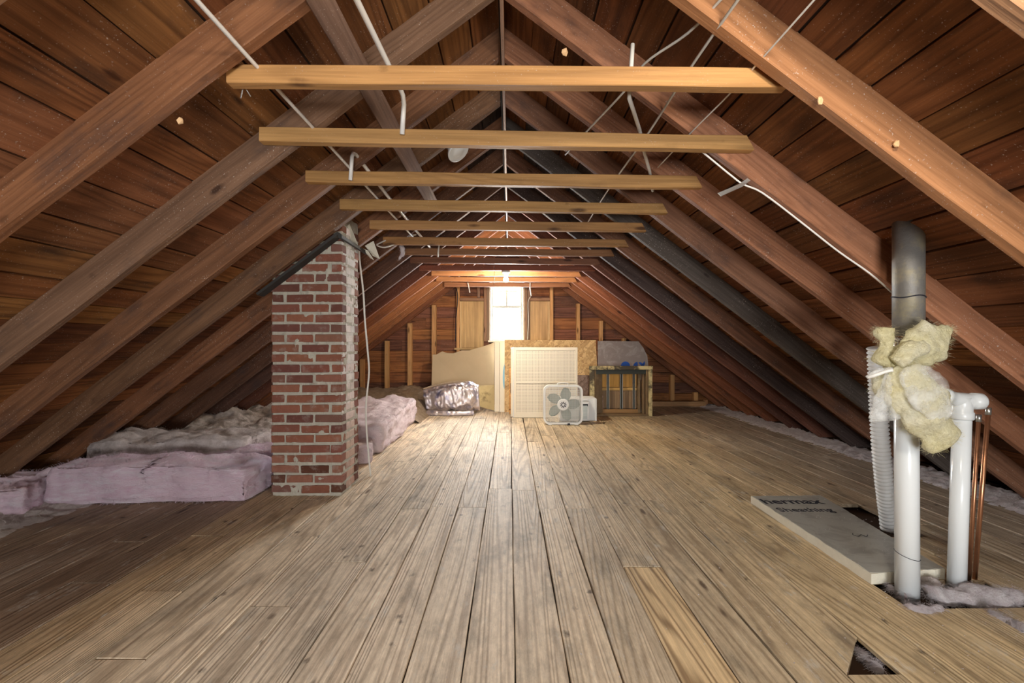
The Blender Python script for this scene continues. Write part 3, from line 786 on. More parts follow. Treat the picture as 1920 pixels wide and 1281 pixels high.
# ---------------------------------------------------------------- pipes on the right
def cyl_path(name, a, b, r, mat, parent, n=32, seg=1):
    bm = bmesh.new(); a = Vector(a); b = Vector(b)
    add_tube(bm, [a.lerp(b, i/seg) for i in range(seg+1)], r, n)
    o = link(name, from_bm(name, bm, False), parent, mat, M=Matrix() if parent is not None else None)
    for p in o.data.polygons: p.use_smooth = len(p.vertices) == 4
    return o
p1 = empty('vent_pipe', (1.744, 2.0, 0)); tag(p1, 'wide white plastic vent pipe standing in the floor in front of the foam board', 'pipe')
cyl_path('pipe', (1.747, 2.0, -0.03), (1.742, 2.0, 1.08), 0.0435, M_pvc, p1, 40)
bm = bmesh.new(); add_tube(bm, [(1.746+0.044*math.cos(a), 2.0+0.044*math.sin(a), 0.175+0.012*math.cos(a-2.4)) for a in [k*math.pi/16 for k in range(33)]], 0.0014, 5)
link('ink_line', from_bm('ink_line', bm), p1, M_black, M=Matrix())
p2 = empty('iron_stack', (1.752, 2.0, 1.05)); tag(p2, 'dark iron vent stack going up through the roof boards', 'pipe')
cyl_path('pipe', (1.752, 2.0, 1.08), (1.752, 2.0, 1.68), 0.0565, M_iron, p2, 40)
for zz, rr, mm in ((1.045, 0.0585, M_chrome),):
    bm = bmesh.new()
    prof = [(rr, 0), (rr+0.0015, 0.004), (rr, 0.01), (rr, 0.035), (rr+0.002, 0.04), (rr, 0.046), (rr, 0.078), (rr+0.002, 0.084), (rr-0.002, 0.09)]
    rings = []
    for (r_, z_) in prof: rings.append([bm.verts.new((1.752+r_*math.cos(a), 2.0+r_*math.sin(a), zz+z_)) for a in [2*math.pi*k/40 for k in range(40)]])
    for A, B in zip(rings, rings[1:]):
        for k in range(40): bm.faces.new((A[k], A[(k+1) % 40], B[(k+1) % 40], B[k]))
    link('clamp_band', from_bm('clamp_band', bm, True), p2, mm, M=Matrix())
bm = bmesh.new(); add_tube(bm, [(1.752+0.0575*math.cos(a), 2.0+0.0575*math.sin(a), 1.305+0.004*math.sin(3*a)) for a in [k*math.pi/16 for k in range(33)]], 0.0028, 6)
link('wire_tie', from_bm('wire_tie', bm), p2, M_black, M=Matrix())

p3 = empty('drain_pipe', (2.01, 2.05, 0)); tag(p3, 'narrower white plastic pipe topped with a tee fitting', 'pipe')
b0 = Vector((2.012, 2.05, -0.03)); b1_ = P(1804, 778, 2.05)
cyl_path('pipe', b0, b1_, 0.0335, M_pvc, p3, 36)
bm = bmesh.new(); c_ = b1_
add_tube(bm, [c_+Vector((0, 0, z_)) for z_ in (-0.02, -0.015, 0.012, 0.016, 0.05, 0.08)], [0.038, 0.041, 0.041, 0.037, 0.036, 0.034], 32)
link('collar', from_bm('collar', bm, True), p3, M_pvc_old, M=Matrix())
bm = bmesh.new(); cc = P(1800, 752, 2.05)
pts = [P(1768, 742, 2.05), P(1776, 744, 2.05), P(1777, 744, 2.05), P(1790, 748, 2.05), P(1810, 752, 2.05), P(1822, 752.5, 2.05), P(1823, 752.5, 2.05), P(1838, 752.5, 2.05), P(1842, 752.5, 2.05)]
add_tube(bm, pts, [0.034, 0.036, 0.031, 0.031, 0.036, 0.033, 0.037, 0.037, 0.03], 28)
link('tee_fitting', from_bm('tee_fitting', bm, True), p3, M_pvc_old, M=Matrix())

for nm, lab, base, top, r in (('copper_pipe', 'shorter of the two thin copper pipes beside the white tee pipe', (1816, 1093), (1835.5, 779), 0.008), ('copper_pipe', 'taller of the two thin copper pipes beside the white tee pipe', (1827, 1092), (1853.5, 766), 0.0092)):
    d = 2.1 if r < 0.0085 else 2.13
    a = P(base[0], base[1], d); a.z = -0.02; b = P(top[0], top[1], d)
    e = empty(nm, (a.x, a.y, 0)); tag(e, lab, 'pipe', 'copper pipes')
    cyl_path('pipe', a, b, r, M_copper, e, 16)
    dv = (b-a).normalized()
    cyl_path('end_sleeve', b-dv*0.03, b+dv*0.004, r+0.0018, M_solder, e, 16)

# corrugated duct
hp = smooth_path([P(1643, 652, 2.62), P(1645, 700, 2.64), P(1647, 760, 2.66), P(1651, 830, 2.68), P(1657, 900, 2.72), P(1664, 960, 2.76), P(1670, 1012, 2.78)], 14)
L = [0]
for a, b in zip(hp, hp[1:]): L.append(L[-1]+(b-a).length)
N = 260; pts = []; rad = []
for i in range(N+1):
    t = L[-1]*i/N; k = max(j for j in range(len(L)) if L[j] <= t+1e-9); k = min(k, len(hp)-2)
    u = (t-L[k])/max(1e-9, L[k+1]-L[k]); pts.append(hp[k].lerp(hp[k+1], u))
    rad.append(0.0425+0.005*math.sin(t*2*math.pi/0.024))
bm = bmesh.new(); add_tube(bm, pts, rad, 28)
du = link('flexible_duct', from_bm('flexible_duct', bm, True), None, plain('ribbed_white_duct', (0.72, 0.73, 0.72), 0.42, var=0.06))
tag(du, 'white corrugated flexible duct dropping into the cut floor opening', 'duct')

# foam board
fb = empty('foam_board', (1.86, 2.6, 0)); tag(fb, 'foil faced cream insulation board lying flat on the floor by the white pipes', 'insulation board')
cor = [(1.652, 2.08), (2.03, 2.125), (2.155, 3.16), (1.665, 3.14)]
def board_poly(pts, z0, z1, name, mat, parent, wob=0.003, rnd=random.Random(4)):
    P2 = []
    for (x0, y0), (x1, y1) in zip(pts, pts[1:]+pts[:1]):
        for k in range(14):
            t = k/14; P2.append((x0+(x1-x0)*t+rnd.uniform(-wob, wob), y0+(y1-y0)*t+rnd.uniform(-wob, wob)))
    n_ = len(P2); vsx = [(x, y, z0) for x, y in P2]+[(x, y, z1) for x, y in P2]
    fs = [tuple(range(n_-1, -1, -1)), tuple(range(n_, 2*n_))]+[(i, (i+1) % n_, (i+1) % n_+n_, i+n_) for i in range(n_)]
    return link(name, mesh(name, vsx, fs), parent, mat, M=Matrix())
board_poly(cor, 0.001, 0.049, 'foam_core', M_foam, fb, 0.003)
board_poly([(x*0.985+0.028, y*0.992+0.021) for x, y in cor], 0.0492, 0.0505, 'foil_facing', M_foilboard, fb, 0.006)
def text(name, s, loc, size, mat, parent, rot=(0, 0, 0), sx=1.0, off=0.0, ext=0.0004):
    cu = bpy.data.curves.new(name, 'FONT'); cu.body = s; cu.size = size; cu.extrude = ext; cu.offset = off
    o = bpy.data.objects.new(name, cu); C.objects.link(o); cu.materials.append(mat)
    dg = bpy.context.evaluated_depsgraph_get(); me = bpy.data.meshes.new_from_object(o.evaluated_get(dg))
    bpy.data.objects.remove(o)
    from mathutils import Euler
    M = Matrix.Translation(loc) @ Euler(rot).to_matrix().to_4x4() @ Matrix.Diagonal((sx, 1, 1, 1))
    me.transform(M); me.name = name
    ob = link(name, me, parent, None, M=Matrix() if parent is not None else None)
    return ob
text('lettering', 'hermax', (1.675, 2.985, 0.0513), 0.13, M_black, fb, sx=0.98, off=0.003)
text('lettering', 'Sheathing', (1.69, 2.845, 0.0513), 0.092, M_black, fb, sx=0.98, off=0.001)
bm = bmesh.new(); add_tube(bm, smooth_path([(1.90, 2.52, 0.0512), (1.885, 2.5, 0.0512), (1.9, 2.48, 0.0512), (1.93, 2.5, 0.0512), (1.94, 2.475, 0.0512), (1.965, 2.5, 0.0512)], 5), 0.0015, 4)
link('pen_scribble', from_bm('pen_scribble', bm), fb, M_black, M=Matrix())

# yellow insulation bundle with film, tied at the pipe
ib = empty('insulation_bundle', (1.7, 1.93, 0.9)); tag(ib, 'torn yellow fibreglass wad wrapped in clear film around the pipe joint', 'insulation')
def loft(name, path, rads, mat, depth=0.5, amp=0.01, freq=14, nf=0, seed=1, n=22, k=7, parent=ib, fl=0.02):
    rnd = random.Random(seed)
    pts = smooth_path(path, k); m_ = len(pts)
    R = []
    for i in range(m_):
        t = i/(m_-1)*(len(rads)-1); a = int(min(t, len(rads)-2)); u = t-a; R.append(rads[a]*(1-u)+rads[a+1]*u)
    bm = bmesh.new(); rings = []
    for i, p in enumerate(pts):
        t = (pts[min(i+1, m_-1)]-pts[max(i-1, 0)]).normalized(); v = Vector((0, -1, 0)); u = v.cross(t).normalized()
        ring = []
        for q in range(n):
            a = 2*math.pi*q/n
            d_ = u*math.cos(a)*R[i]+v*math.sin(a)*R[i]*depth
            x = p+d_; kx = noise.fractal(x*freq+Vector((seed*3.7, 0, 0)), 1, 2, 4)
            ring.append(bm.verts.new(x+d_.normalized()*kx*amp))
        rings.append(ring)
    for a, b in zip(rings, rings[1:]):
        for q in range(n): bm.faces.new((a[q], a[(q+1) % n], b[(q+1) % n], b[q]))
    bm.faces.new(rings[0][::-1]); bm.faces.new(rings[-1])
    bm.normal_update()
    if nf: fuzz(bm, [(v.co.copy(), v.normal.copy()) for v in bm.verts], int(nf*1.6), fl*0.8, 0.00035, rnd)
    return link(name, from_bm(name, bm, True), parent, mat, M=Matrix() if parent is not None else None)
D = 1.9
loft('tuft', [P(1671, 692, D), P(1662, 670, D), P(1658, 645, D), P(1660, 615, D)], [0.02, 0.05, 0.035, 0.026], M_yellow, 0.7, 0.022, 16, 900, 2)
loft('tuft', [P(1676, 692, D-0.02), P(1692, 676, D-0.02), P(1722, 652, D-0.02), P(1752, 636, D-0.02), P(1782, 614, D-0.02)], [0.018, 0.05, 0.075, 0.085, 0.012], M_yellow, 0.45, 0.03, 12, 1600, 3, k=9)
loft('tuft', [P(1680, 682, D-0.05), P(1700, 664, D-0.05), P(1735, 642, D-0.04)], [0.025, 0.04, 0.02], M_yellow, 0.8, 0.02, 15, 400, 13)
loft('tuft', [P(1676, 690, D-0.04), P(1697, 712, D-0.04), P(1722, 745, D-0.04), P(1748, 792, D-0.04), P(1768, 838, D-0.03)], [0.03, 0.085, 0.105, 0.085, 0.045], M_yellow, 0.42, 0.03, 11, 1800, 4, k=9)
loft('tuft', [P(1665, 700, D), P(1652, 712, D), P(1646, 728, D), P(1652, 742, D)], [0.015, 0.03, 0.03, 0.012], M_yellow, 0.7, 0.012, 18, 200, 5)
loft('film_wrap', [P(1671, 690, D-0.03), P(1666, 715, D-0.04), P(1660, 750, D-0.04), P(1660, 788, D-0.03)], [0.014, 0.025, 0.05, 0.062], M_film, 0.35, 0.012, 22, 0, 6)
loft('film_wrap', [P(1690, 700, D-0.08), P(1718, 716, D-0.09), P(1745, 745, D-0.09), P(1765, 790, D-0.08)], [0.02, 0.08, 0.085, 0.04], M_film, 0.3, 0.016, 15, 0, 7)
tube('tie_strap', [P(1626, 708, D-0.02), P(1640, 698, D-0.04), P(1660, 693, D-0.05), P(1674, 692, D-0.06)], 0.008, M_film, ib, 8, 4).matrix_world = Matrix()
tube('tie_strap', [P(1626, 708, D-0.02), P(1640, 704, D-0.04), P(1660, 697, D-0.05), P(1674, 694, D-0.06)], 0.007, M_cable_w, ib, 8, 4).matrix_world = Matrix()

# fluff round the pipe feet
def clump(name, pts, rads, mat, lab, seed, nf=1200, amp=0.03):
    o = loft(name, pts, rads, mat, 0.9, amp, 18, nf, seed, n=18, k=6, parent=None, fl=0.022); tag(o, lab, 'insulation'); return o
clump('insulation_tuft', [G(1735, 1112), G(1790, 1120), G(1830, 1122), G(1880, 1125), G(1915, 1112, 0.04)], [0.03, 0.035, 0.05, 0.045, 0.006], M_fluff, 'pinkish white fibreglass tuft at the foot of the copper pipes', 21, 2600)
clump('insulation_tuft', [G(1700, 1140), G(1735, 1146), G(1765, 1142)], [0.01, 0.02, 0.012], M_fluff, 'small white fibreglass scrap in front of the wide pipe foot', 22, 700, 0.015)
clump('insulation_tuft', [G(1665, 1100), G(1680, 1108), G(1695, 1120)], [0.012, 0.016, 0.01], M_fluff, 'wisp of fibreglass between foam board and wide pipe', 23, 400, 0.015)
clump('insulation_tuft', [G(1718, 1086, 0.0), G(1740, 1095), G(1765, 1100)], [0.02, 0.035, 0.02], M_pinkgrey, 'dusty fibreglass filling the floor cut behind the wide pipe', 24, 500, 0.02)
clump('insulation_tuft', [G(1858, 1150), G(1890, 1170), G(1935, 1195)], [0.012, 0.022, 0.03], M_fluff, 'white fibreglass strip lying in the floor gap nearest the corner', 25, 900, 0.015)
clump('insulation_tuft', [G(1612, 1222, -0.02), G(1626, 1240, -0.02), G(1650, 1256, -0.02)], [0.006, 0.016, 0.02], M_fluff, 'crumbly white insulation showing in the triangular board gap', 26, 900, 0.01)

# ---------------------------------------------------------------- things at the far end
# beige torn wallboard
poly_plate('wallboard_sheet', [P(808.5, 745, 7.55), P(927, 770, 7.5), P(927, 641, 7.95), P(920, 645, 7.94), P(905, 650, 7.93), P(880, 657, 7.9), P(866, 657, 7.9), P(850, 662.7, 7.88), P(838, 662, 7.88), P(829, 659, 7.88), P(818, 665, 7.88), P(811, 665, 7.88)], 0.02, M_beige, None)
o = bpy.data.objects['wallboard_sheet']; tag(o, 'beige sheet with a torn top edge leaning under the window', 'board')
o = poly_plate('kraft_paper', [P(893, 724, 7.3), P(927, 722, 7.4), P(927, 770, 7.38), P(912, 766, 7.3), P(900, 762, 7.25), P(890, 765, 7.2)], 0.03, M_kraft, None)
tag(o, 'crumpled stained yellow kraft sheet beside the foil duct bag', 'paper')
# narrow pale sheets
ns = empty('insulation_sheet', (-0.2, 7.5, 0)); tag(ns, 'narrow bright cream sheet with blue print standing beside the strand board', 'board')
poly_plate('panel', [P(927.5, 772, 7.4), P(936.3, 772, 7.4), P(936.3, 641, 7.75), P(927.5, 641, 7.75)], 0.03, M_cream, ns)
poly_plate('panel', [P(936.9, 772.5, 7.38), P(950, 772.5, 7.38), P(950, 641, 7.74), P(936.9, 641, 7.74)], 0.03, M_cream, ns)
pp = [P(946.5, y_, 7.38+0.36*(772.5-y_)/131.5-0.004) for y_ in (731, 684)]
dc = lambda y_: (7.38+0.316*H)/(1-0.316*(VY-y_)/F)-0.006
blue = [P(946.8-4.2*math.sqrt(max(0, 1-((y_-707)/25)**2)), y_, dc(y_)) for y_ in (732, 725, 717, 707, 697, 689, 682.5)]
poly_plate('blue_print', [P(949, 732, dc(732))]+blue+[P(949, 682.5, dc(682.5))], 0.003, plain('pale_blue_ink', (0.25, 0.5, 0.68), 0.6), ns)
# strand boards
def lean_sheet(name, xa, xb, ytop, ybot, d_bot, d_top, th, mat, lab, cat='board'):
    a = P(xa, ybot, d_bot); b = P(xb, ybot, d_bot); a.z = b.z = 0.002
    t = P(xa, ytop, d_top)
    L_ = math.hypot(t.z, d_top-d_bot); up = Vector((0, d_top-d_bot, t.z)).normalized(); x = Vector((1, 0, 0)); nn = x.cross(up)
    me = bpy.data.meshes.new(name)
    bm = bmesh.new(); add_box(bm, ((b.x-a.x)/2, 0, L_/2), (b.x-a.x, th, L_)); bmesh.ops.bevel(bm, geom=bm.edges[:], offset=0.0015, segments=1, affect='EDGES'); bm.to_mesh(me); bm.free()
    M = frame_M((a.x, a.y, 0.004), x, -nn, up)
    o = link(name, me, None, mat, M=M); tag(o, lab, cat); return o, M, L_
lean_sheet('strand_board', 946, 1124, 638.5, 779, 7.3, 7.62, 0.012, M_osb, 'tall golden strand board sheet behind the perforated panel')
lean_sheet('strand_board', 1030, 1132, 704, 781, 7.1, 7.24, 0.012, M_osb2, 'low dusty brown strand board piece behind the fan')
lean_sheet('plank_offcut', 955, 958.3, 690, 779, 7.1, 7.2, 0.012, M_tie, 'thin orange wood edge standing left of the perforated panel')[0].color = (0.7, 0.36, 0.12, 1)
# grey foil sheet with blue print
gs = empty('foil_sheet', P(1168, 770, 7.3)); tag(gs, 'grey foil faced sheet with blue letter tops behind the old window frame', 'board')
dd = lambda y_: (7.2+0.36*H)/(1-0.36*(VY-y_)/F)
poly_plate('panel', [P(1121, 775, dd(775)), P(1216, 775, dd(775)), P(1216, 690, dd(690)), P(1214, 668, dd(668)), P(1206, 652, dd(652)), P(1197, 640, dd(640)), P(1121, 639.5, dd(639.5))], 0.025, M_foilgrey, gs)
def disc_pts(cx, cy, r, a0, a1, n=10): return [(cx+r*math.cos(math.radians(a0+(a1-a0)*k/n)), cy-r*math.sin(math.radians(a0+(a1-a0)*k/n))) for k in range(n+1)]
for k_, pl in enumerate((disc_pts(1172.8, 686.5, 8.6, 0, 180), disc_pts(1196, 687, 8.5, 95, 180, 6)+[(1196, 687)], [(1197, 680), (1201, 679), (1207.5, 684), (1203, 687)], [(1203, 685), (1208.5, 677), (1209.5, 683), (1207, 686.5)])):
    poly_plate('blue_print', [P(x, y_, dd(y_)-0.003) for x, y_ in pl], 0.002, M_blue, gs)

# perforated cabinet panel
pf = empty('perforated_panel', P(1020, 784, 6.75)); tag(pf, 'white framed panel full of small holes standing upright behind the fan', 'panel')
d = 6.75; xa, xb = P(963.5, 0, d).x, P(1083, 0, d).x; zt = P(0, 651.5, d).z; zb = 0.004
def pf_box(name, x0, x1, z0, z1, y0, y1, mat, bev=0.003):
    return link(name, box_me(name, ((x0+x1)/2, (y0+y1)/2, (z0+z1)/2), (x1-x0, y1-y0, z1-z0), bev), pf, mat, M=Matrix())
zm = P(0, 717.5, d).z
pf_box('hole_panel', xa+0.02, xb-0.02, zm+0.012, zt-0.03, d+0.008, d+0.014, M_perf, 0)
pf_box('hole_panel', xa+0.02, xb-0.02, zb+0.06, zm-0.012, d+0.008, d+0.014, M_perf, 0)
pf_box('rail', xa, xb, zt-0.045, zt, d, d+0.03, M_cream); pf_box('rail', xa, xb, zm-0.015, zm+0.015, d-0.001, d+0.03, M_cream)
pf_box('rail', xa, xb, zb, zb+0.075, d, d+0.03, M_cream)
pf_box('stile', xa-0.001, xa+0.035, zb, zt, d-0.002, d+0.03, M_cream); pf_box('stile', xb-0.03, xb, zb, zt, d-0.002, d+0.03, M_cream)
sp_ = pf_box('side_panel', xa-0.014, xa-0.002, zb, zt, d+0.004, d+0.33, M_white)
pf_box('side_panel', xa-0.045, xa-0.0145, zb+0.01, zt-0.01, d+0.03, d+0.33, M_cream)
pf_box('latch', xa-0.052, xa-0.044, P(0, 738, d).z, P(0, 719, d).z, d+0.024, d+0.06, M_black, 0)

# old window frame box
of = empty('old_window_unit', P(1164, 780, 7.0)); tag(of, 'old wooden window frame with peeling yellow paint standing on the floor', 'window frame')
d = 6.92; X0, X1 = P(1106, 0, d).x, P(1223, 0, d).x; ZT = P(0, 686.5, d).z
def of_box(name, x0, x1, z0, z1, y0, y1, mat, jit=0.004, vert=True, col=None):
    if vert:
        me = plank_me(name, z1-z0, x1-x0, y1-y0, 0.003, 8, jit); M = frame_M(((x0+x1)/2, y0, z0), (0, 0, 1), (1, 0, 0), (0, 1, 0))
    else:
        me = plank_me(name, x1-x0, z1-z0, y1-y0, 0.003, 10, jit); M = frame_M((x0, y1, (z0+z1)/2), (1, 0, 0), (0, 0, 1), (0, -1, 0))
    return link(name, me, of, mat, col, M)
of_box('casing', X0, X0+0.07, 0.002, ZT-0.03, d, d+0.05, M_weather); of_box('casing', X1-0.055, X1, 0.002, ZT, d-0.01, d+0.05, M_weather)
of_box('casing', X0-0.004, X1+0.004, ZT-0.055, ZT, d-0.015, d+0.06, M_weather, vert=False)
of_box('jamb', X0+0.07, X0+0.1, 0.002, ZT-0.06, d+0.02, d+0.2, M_weather2); of_box('jamb', X0+0.105, X0+0.15, 0.002, ZT-0.1, d+0.06, d+0.12, M_weather2); of_box('jamb', X0+0.16, X0+0.22, 0.002, ZT-0.1, d+0.14, d+0.2, M_weather2)
of_box('jamb', X1-0.09, X1-0.058, 0.002, ZT-0.06, d+0.02, d+0.2, M_weather2); of_box('jamb', X1-0.13, X1-0.1, 0.002, ZT-0.1, d+0.06, d+0.12, M_weather2); of_box('jamb', X1-0.18, X1-0.14, 0.002, ZT-0.1, d+0.14, d+0.2, M_weather2)
M_greenblk = plain('dark_green_black_paint', (0.03, 0.035, 0.025), 0.45, var=0.3)
of_box('head', X0+0.07, X1-0.06, ZT-0.125, ZT-0.06, d+0.02, d+0.2, M_greenblk, vert=False)
of_box('sill', X0+0.07, X1-0.06, 0.002, 0.03, d-0.01, d+0.22, M_weather2, vert=False)
of_box('sill', X0+0.2, X1-0.17, 0.03, 0.085, d+0.15, d+0.2, M_ply, vert=False, col=(0.35, 0.2, 0.08))
for px_ in (1139.5, 1164.5, 1188):
    x = P(px_, 0, d+0.18).x; wdt = 0.022 if px_ != 1164.5 else 0.03
    mb = of_box('mullion', x-wdt/2, x+wdt/2, 0.085, ZT-0.125, d+0.16, d+0.18, M_greenblk, 0.0)
    link('metal_strip', box_me('metal_strip', (x-wdt/2-0.004, d+0.165, (ZT-0.04)/2), (0.005, 0.012, ZT-0.22)), mb, M_galv, M=Matrix())
    link('metal_strip', box_me('metal_strip', (x+wdt/2+0.004, d+0.165, (ZT-0.04)/2), (0.005, 0.012, ZT-0.22)), mb, M_galv, M=Matrix())
of_box('backing_board', X0+0.22, X1-0.17, 0.42, ZT-0.06, d+0.24, d+0.252, M_ply, 0, col=(0.72, 0.4, 0.1))
of_box('ledge', X0+0.22, X1-0.17, 0.37, 0.415, d+0.22, d+0.26, M_ply, 0, vert=False, col=(0.75, 0.48, 0.16))
of_box('backing_board', X0+0.22, X1-0.17, 0.085, 0.37, d+0.24, d+0.252, M_ply, 0, col=(0.3, 0.2, 0.11))

# box fan
fan = empty('box_fan', P(1056, 797, 6.17)); tag(fan, 'white square box fan with five blades standing on the floor', 'fan')
fd = 6.17; fx = P(1056, 0, fd).x; FW = 0.535; FHt = 0.535; fz = 0.006+FHt/2
def rrect(w, h, r, n=6):
    out = []
    for (cx_, cz_, a0) in ((w/2-r, h/2-r, 0), (-w/2+r, h/2-r, 90), (-w/2+r, -h/2+r, 180), (w/2-r, -h/2+r, 270)):
        for k in range(n+1):
            a = math.radians(a0+90*k/n); out.append((cx_+r*math.cos(a), cz_+r*math.sin(a)))
    return out
o1 = rrect(FW, FHt, 0.085); o2 = rrect(FW-0.05, FHt-0.05, 0.065); bm = bmesh.new(); n_ = len(o1)
A = [bm.verts.new((fx+x, fd, fz+z_)) for x, z_ in o1]; B = [bm.verts.new((fx+x, fd, fz+z_)) for x, z_ in o2]
A2 = [bm.verts.new((fx+x, fd+0.1, fz+z_)) for x, z_ in o1]; B2 = [bm.verts.new((fx+x, fd+0.1, fz+z_)) for x, z_ in o2]
for i in range(n_):
    j = (i+1) % n_
    bm.faces.new((A[i], A[j], B[j], B[i])); bm.faces.new((A2[j], A2[i], B2[i], B2[j])); bm.faces.new((A[j], A[i], A2[i], A2[j])); bm.faces.new((B[i], B[j], B2[j], B2[i]))
link('housing', from_bm('housing', bm), fan, M_white, M=Matrix())
bm = bmesh.new()
for yy in (fd+0.006,):
    for k in range(-11, 12):
        x = k*0.0215; add_box(bm, (fx+x, yy, fz), (0.0028, 0.003, FHt-0.05-(0.05 if abs(k) > 9 else 0)))
    for k in range(-15, 16):
        z_ = k*0.0155; add_box(bm, (fx, yy+0.002, fz+z_), (FW-0.05-(0.05 if abs(k) > 13 else 0), 0.003, 0.0024))
link('grille', from_bm('grille', bm), fan, M_white, M=Matrix())
bm = bmesh.new()
for k in range(-9, 10): add_box(bm, (fx+k*0.026, fd+0.094, fz), (0.0022, 0.002, FHt-0.06))
for k in range(-9, 10): add_box(bm, (fx, fd+0.092, fz+k*0.026), (FW-0.06, 0.002, 0.0022))
link('rear_grille', from_bm('rear_grille', bm), fan, M_white, M=Matrix())
M_blade = plain('grey_green_blade', (0.5, 0.58, 0.56), 0.35, var=0.05)
for k in range(5):
    a0 = math.radians(72*k-2)
    bm = bmesh.new(); g = []
    for i in range(9):
        t = i/8; r_ = 0.055+0.175*t
        wv = 0.022+0.046*math.sin(math.pi*min(1, t*0.8+0.12))*(1 if t < 0.85 else 1-0.7*((t-0.85)/0.15))
        row = []
        for j in range(5):
            u = (j/4-0.5)*2; a = a0+0.12*t
            row.append(bm.verts.new((fx+r_*math.cos(a)-u*wv*math.sin(a), fd+0.05+0.022*u, fz+r_*math.sin(a)+u*wv*math.cos(a))))
        g.append(row)
    for i in range(8):
        for j in range(4): bm.faces.new((g[i][j], g[i+1][j], g[i+1][j+1], g[i][j+1]))
    r = bmesh.ops.solidify(bm, geom=bm.faces[:], thickness=0.003)
    link('blade', from_bm('blade', bm, True), fan, M_blade, M=Matrix())
bm = bmesh.new(); add_tube(bm, [(fx, fd-0.003, fz), (fx, fd, fz), (fx, fd+0.004, fz), (fx, fd+0.08, fz)], [0.07, 0.078, 0.08, 0.06], 32)
hub = link('hub', from_bm('hub', bm), fan, M_white, M=Matrix())
bm = bmesh.new()
for k in range(9):
    a = math.radians(40*k); add_box(bm, (0.03, 0, 0), (0.026, 0.004, 0.011), Matrix.Translation((fx, fd-0.004, fz)) @ Matrix.Rotation(-a, 4, 'Y'))
link('hub_slot', from_bm('hub_slot', bm), hub, M_black, M=Matrix())
hd = tube('handle', [(fx-0.07, fd+0.05, fz+FHt/2-0.005), (fx-0.06, fd+0.05, fz+FHt/2+0.022), (fx+0.06, fd+0.05, fz+FHt/2+0.022), (fx+0.07, fd+0.05, fz+FHt/2-0.005)], 0.007, M_white, fan, 8, 5); hd.matrix_world = Matrix()
for xx in (-0.18, 0.18): link('foot', box_me('foot', (fx+xx, fd+0.05, 0.006), (0.05, 0.13, 0.01), 0.003), fan, M_white, M=Matrix())
link('foot', box_me('foot', (fx+0.075, fd-0.01, 0.012), (0.035, 0.02, 0.022), 0.004), fan, M_black, M=Matrix())

# small air conditioner
ac = empty('air_conditioner', P(1090, 793, 6.42)); tag(ac, 'small white window air conditioner on the floor right behind the fan', 'air conditioner')
ad = 6.42; ax0, ax1 = P(1050, 0, ad).x, P(1104.3, 0, ad).x; azt = P(0, 748, ad).z
def ac_box(name, x0, x1, z0, z1, y0, y1, mat, bev=0.004): return link(name, box_me(name, ((x0+x1)/2, (y0+y1)/2, (z0+z1)/2), (x1-x0, y1-y0, z1-z0), bev), ac, mat, M=Matrix())
fp = ac_box('front_panel', ax0, ax1, 0.012, azt-0.04, ad, ad+0.06, M_white)
ac_box('casing', ax0+0.02, ax1+0.115, 0.004, azt, ad+0.07, ad+0.36, M_white)
ac_box('side_flange', ax1+0.09, ax1+0.12, 0.004, azt-0.005, ad+0.045, ad+0.068, M_white)
ac_box('top_flange', ax0+0.02, ax1-0.01, azt-0.03, azt, ad+0.03, ad+0.068, M_white)
bm = bmesh.new()
for k in range(12): add_box(bm, ((ax0+ax1)/2, ad-0.003, 0.045+k*0.0165), (ax1-ax0-0.05, 0.006, 0.008))
link('louver', from_bm('louver', bm), fp, M_blade, M=Matrix())
ac_box('control_panel', ax1-0.13, ax1-0.015, azt-0.105, azt-0.075, ad-0.004, ad+0.004, M_black, 0.001)

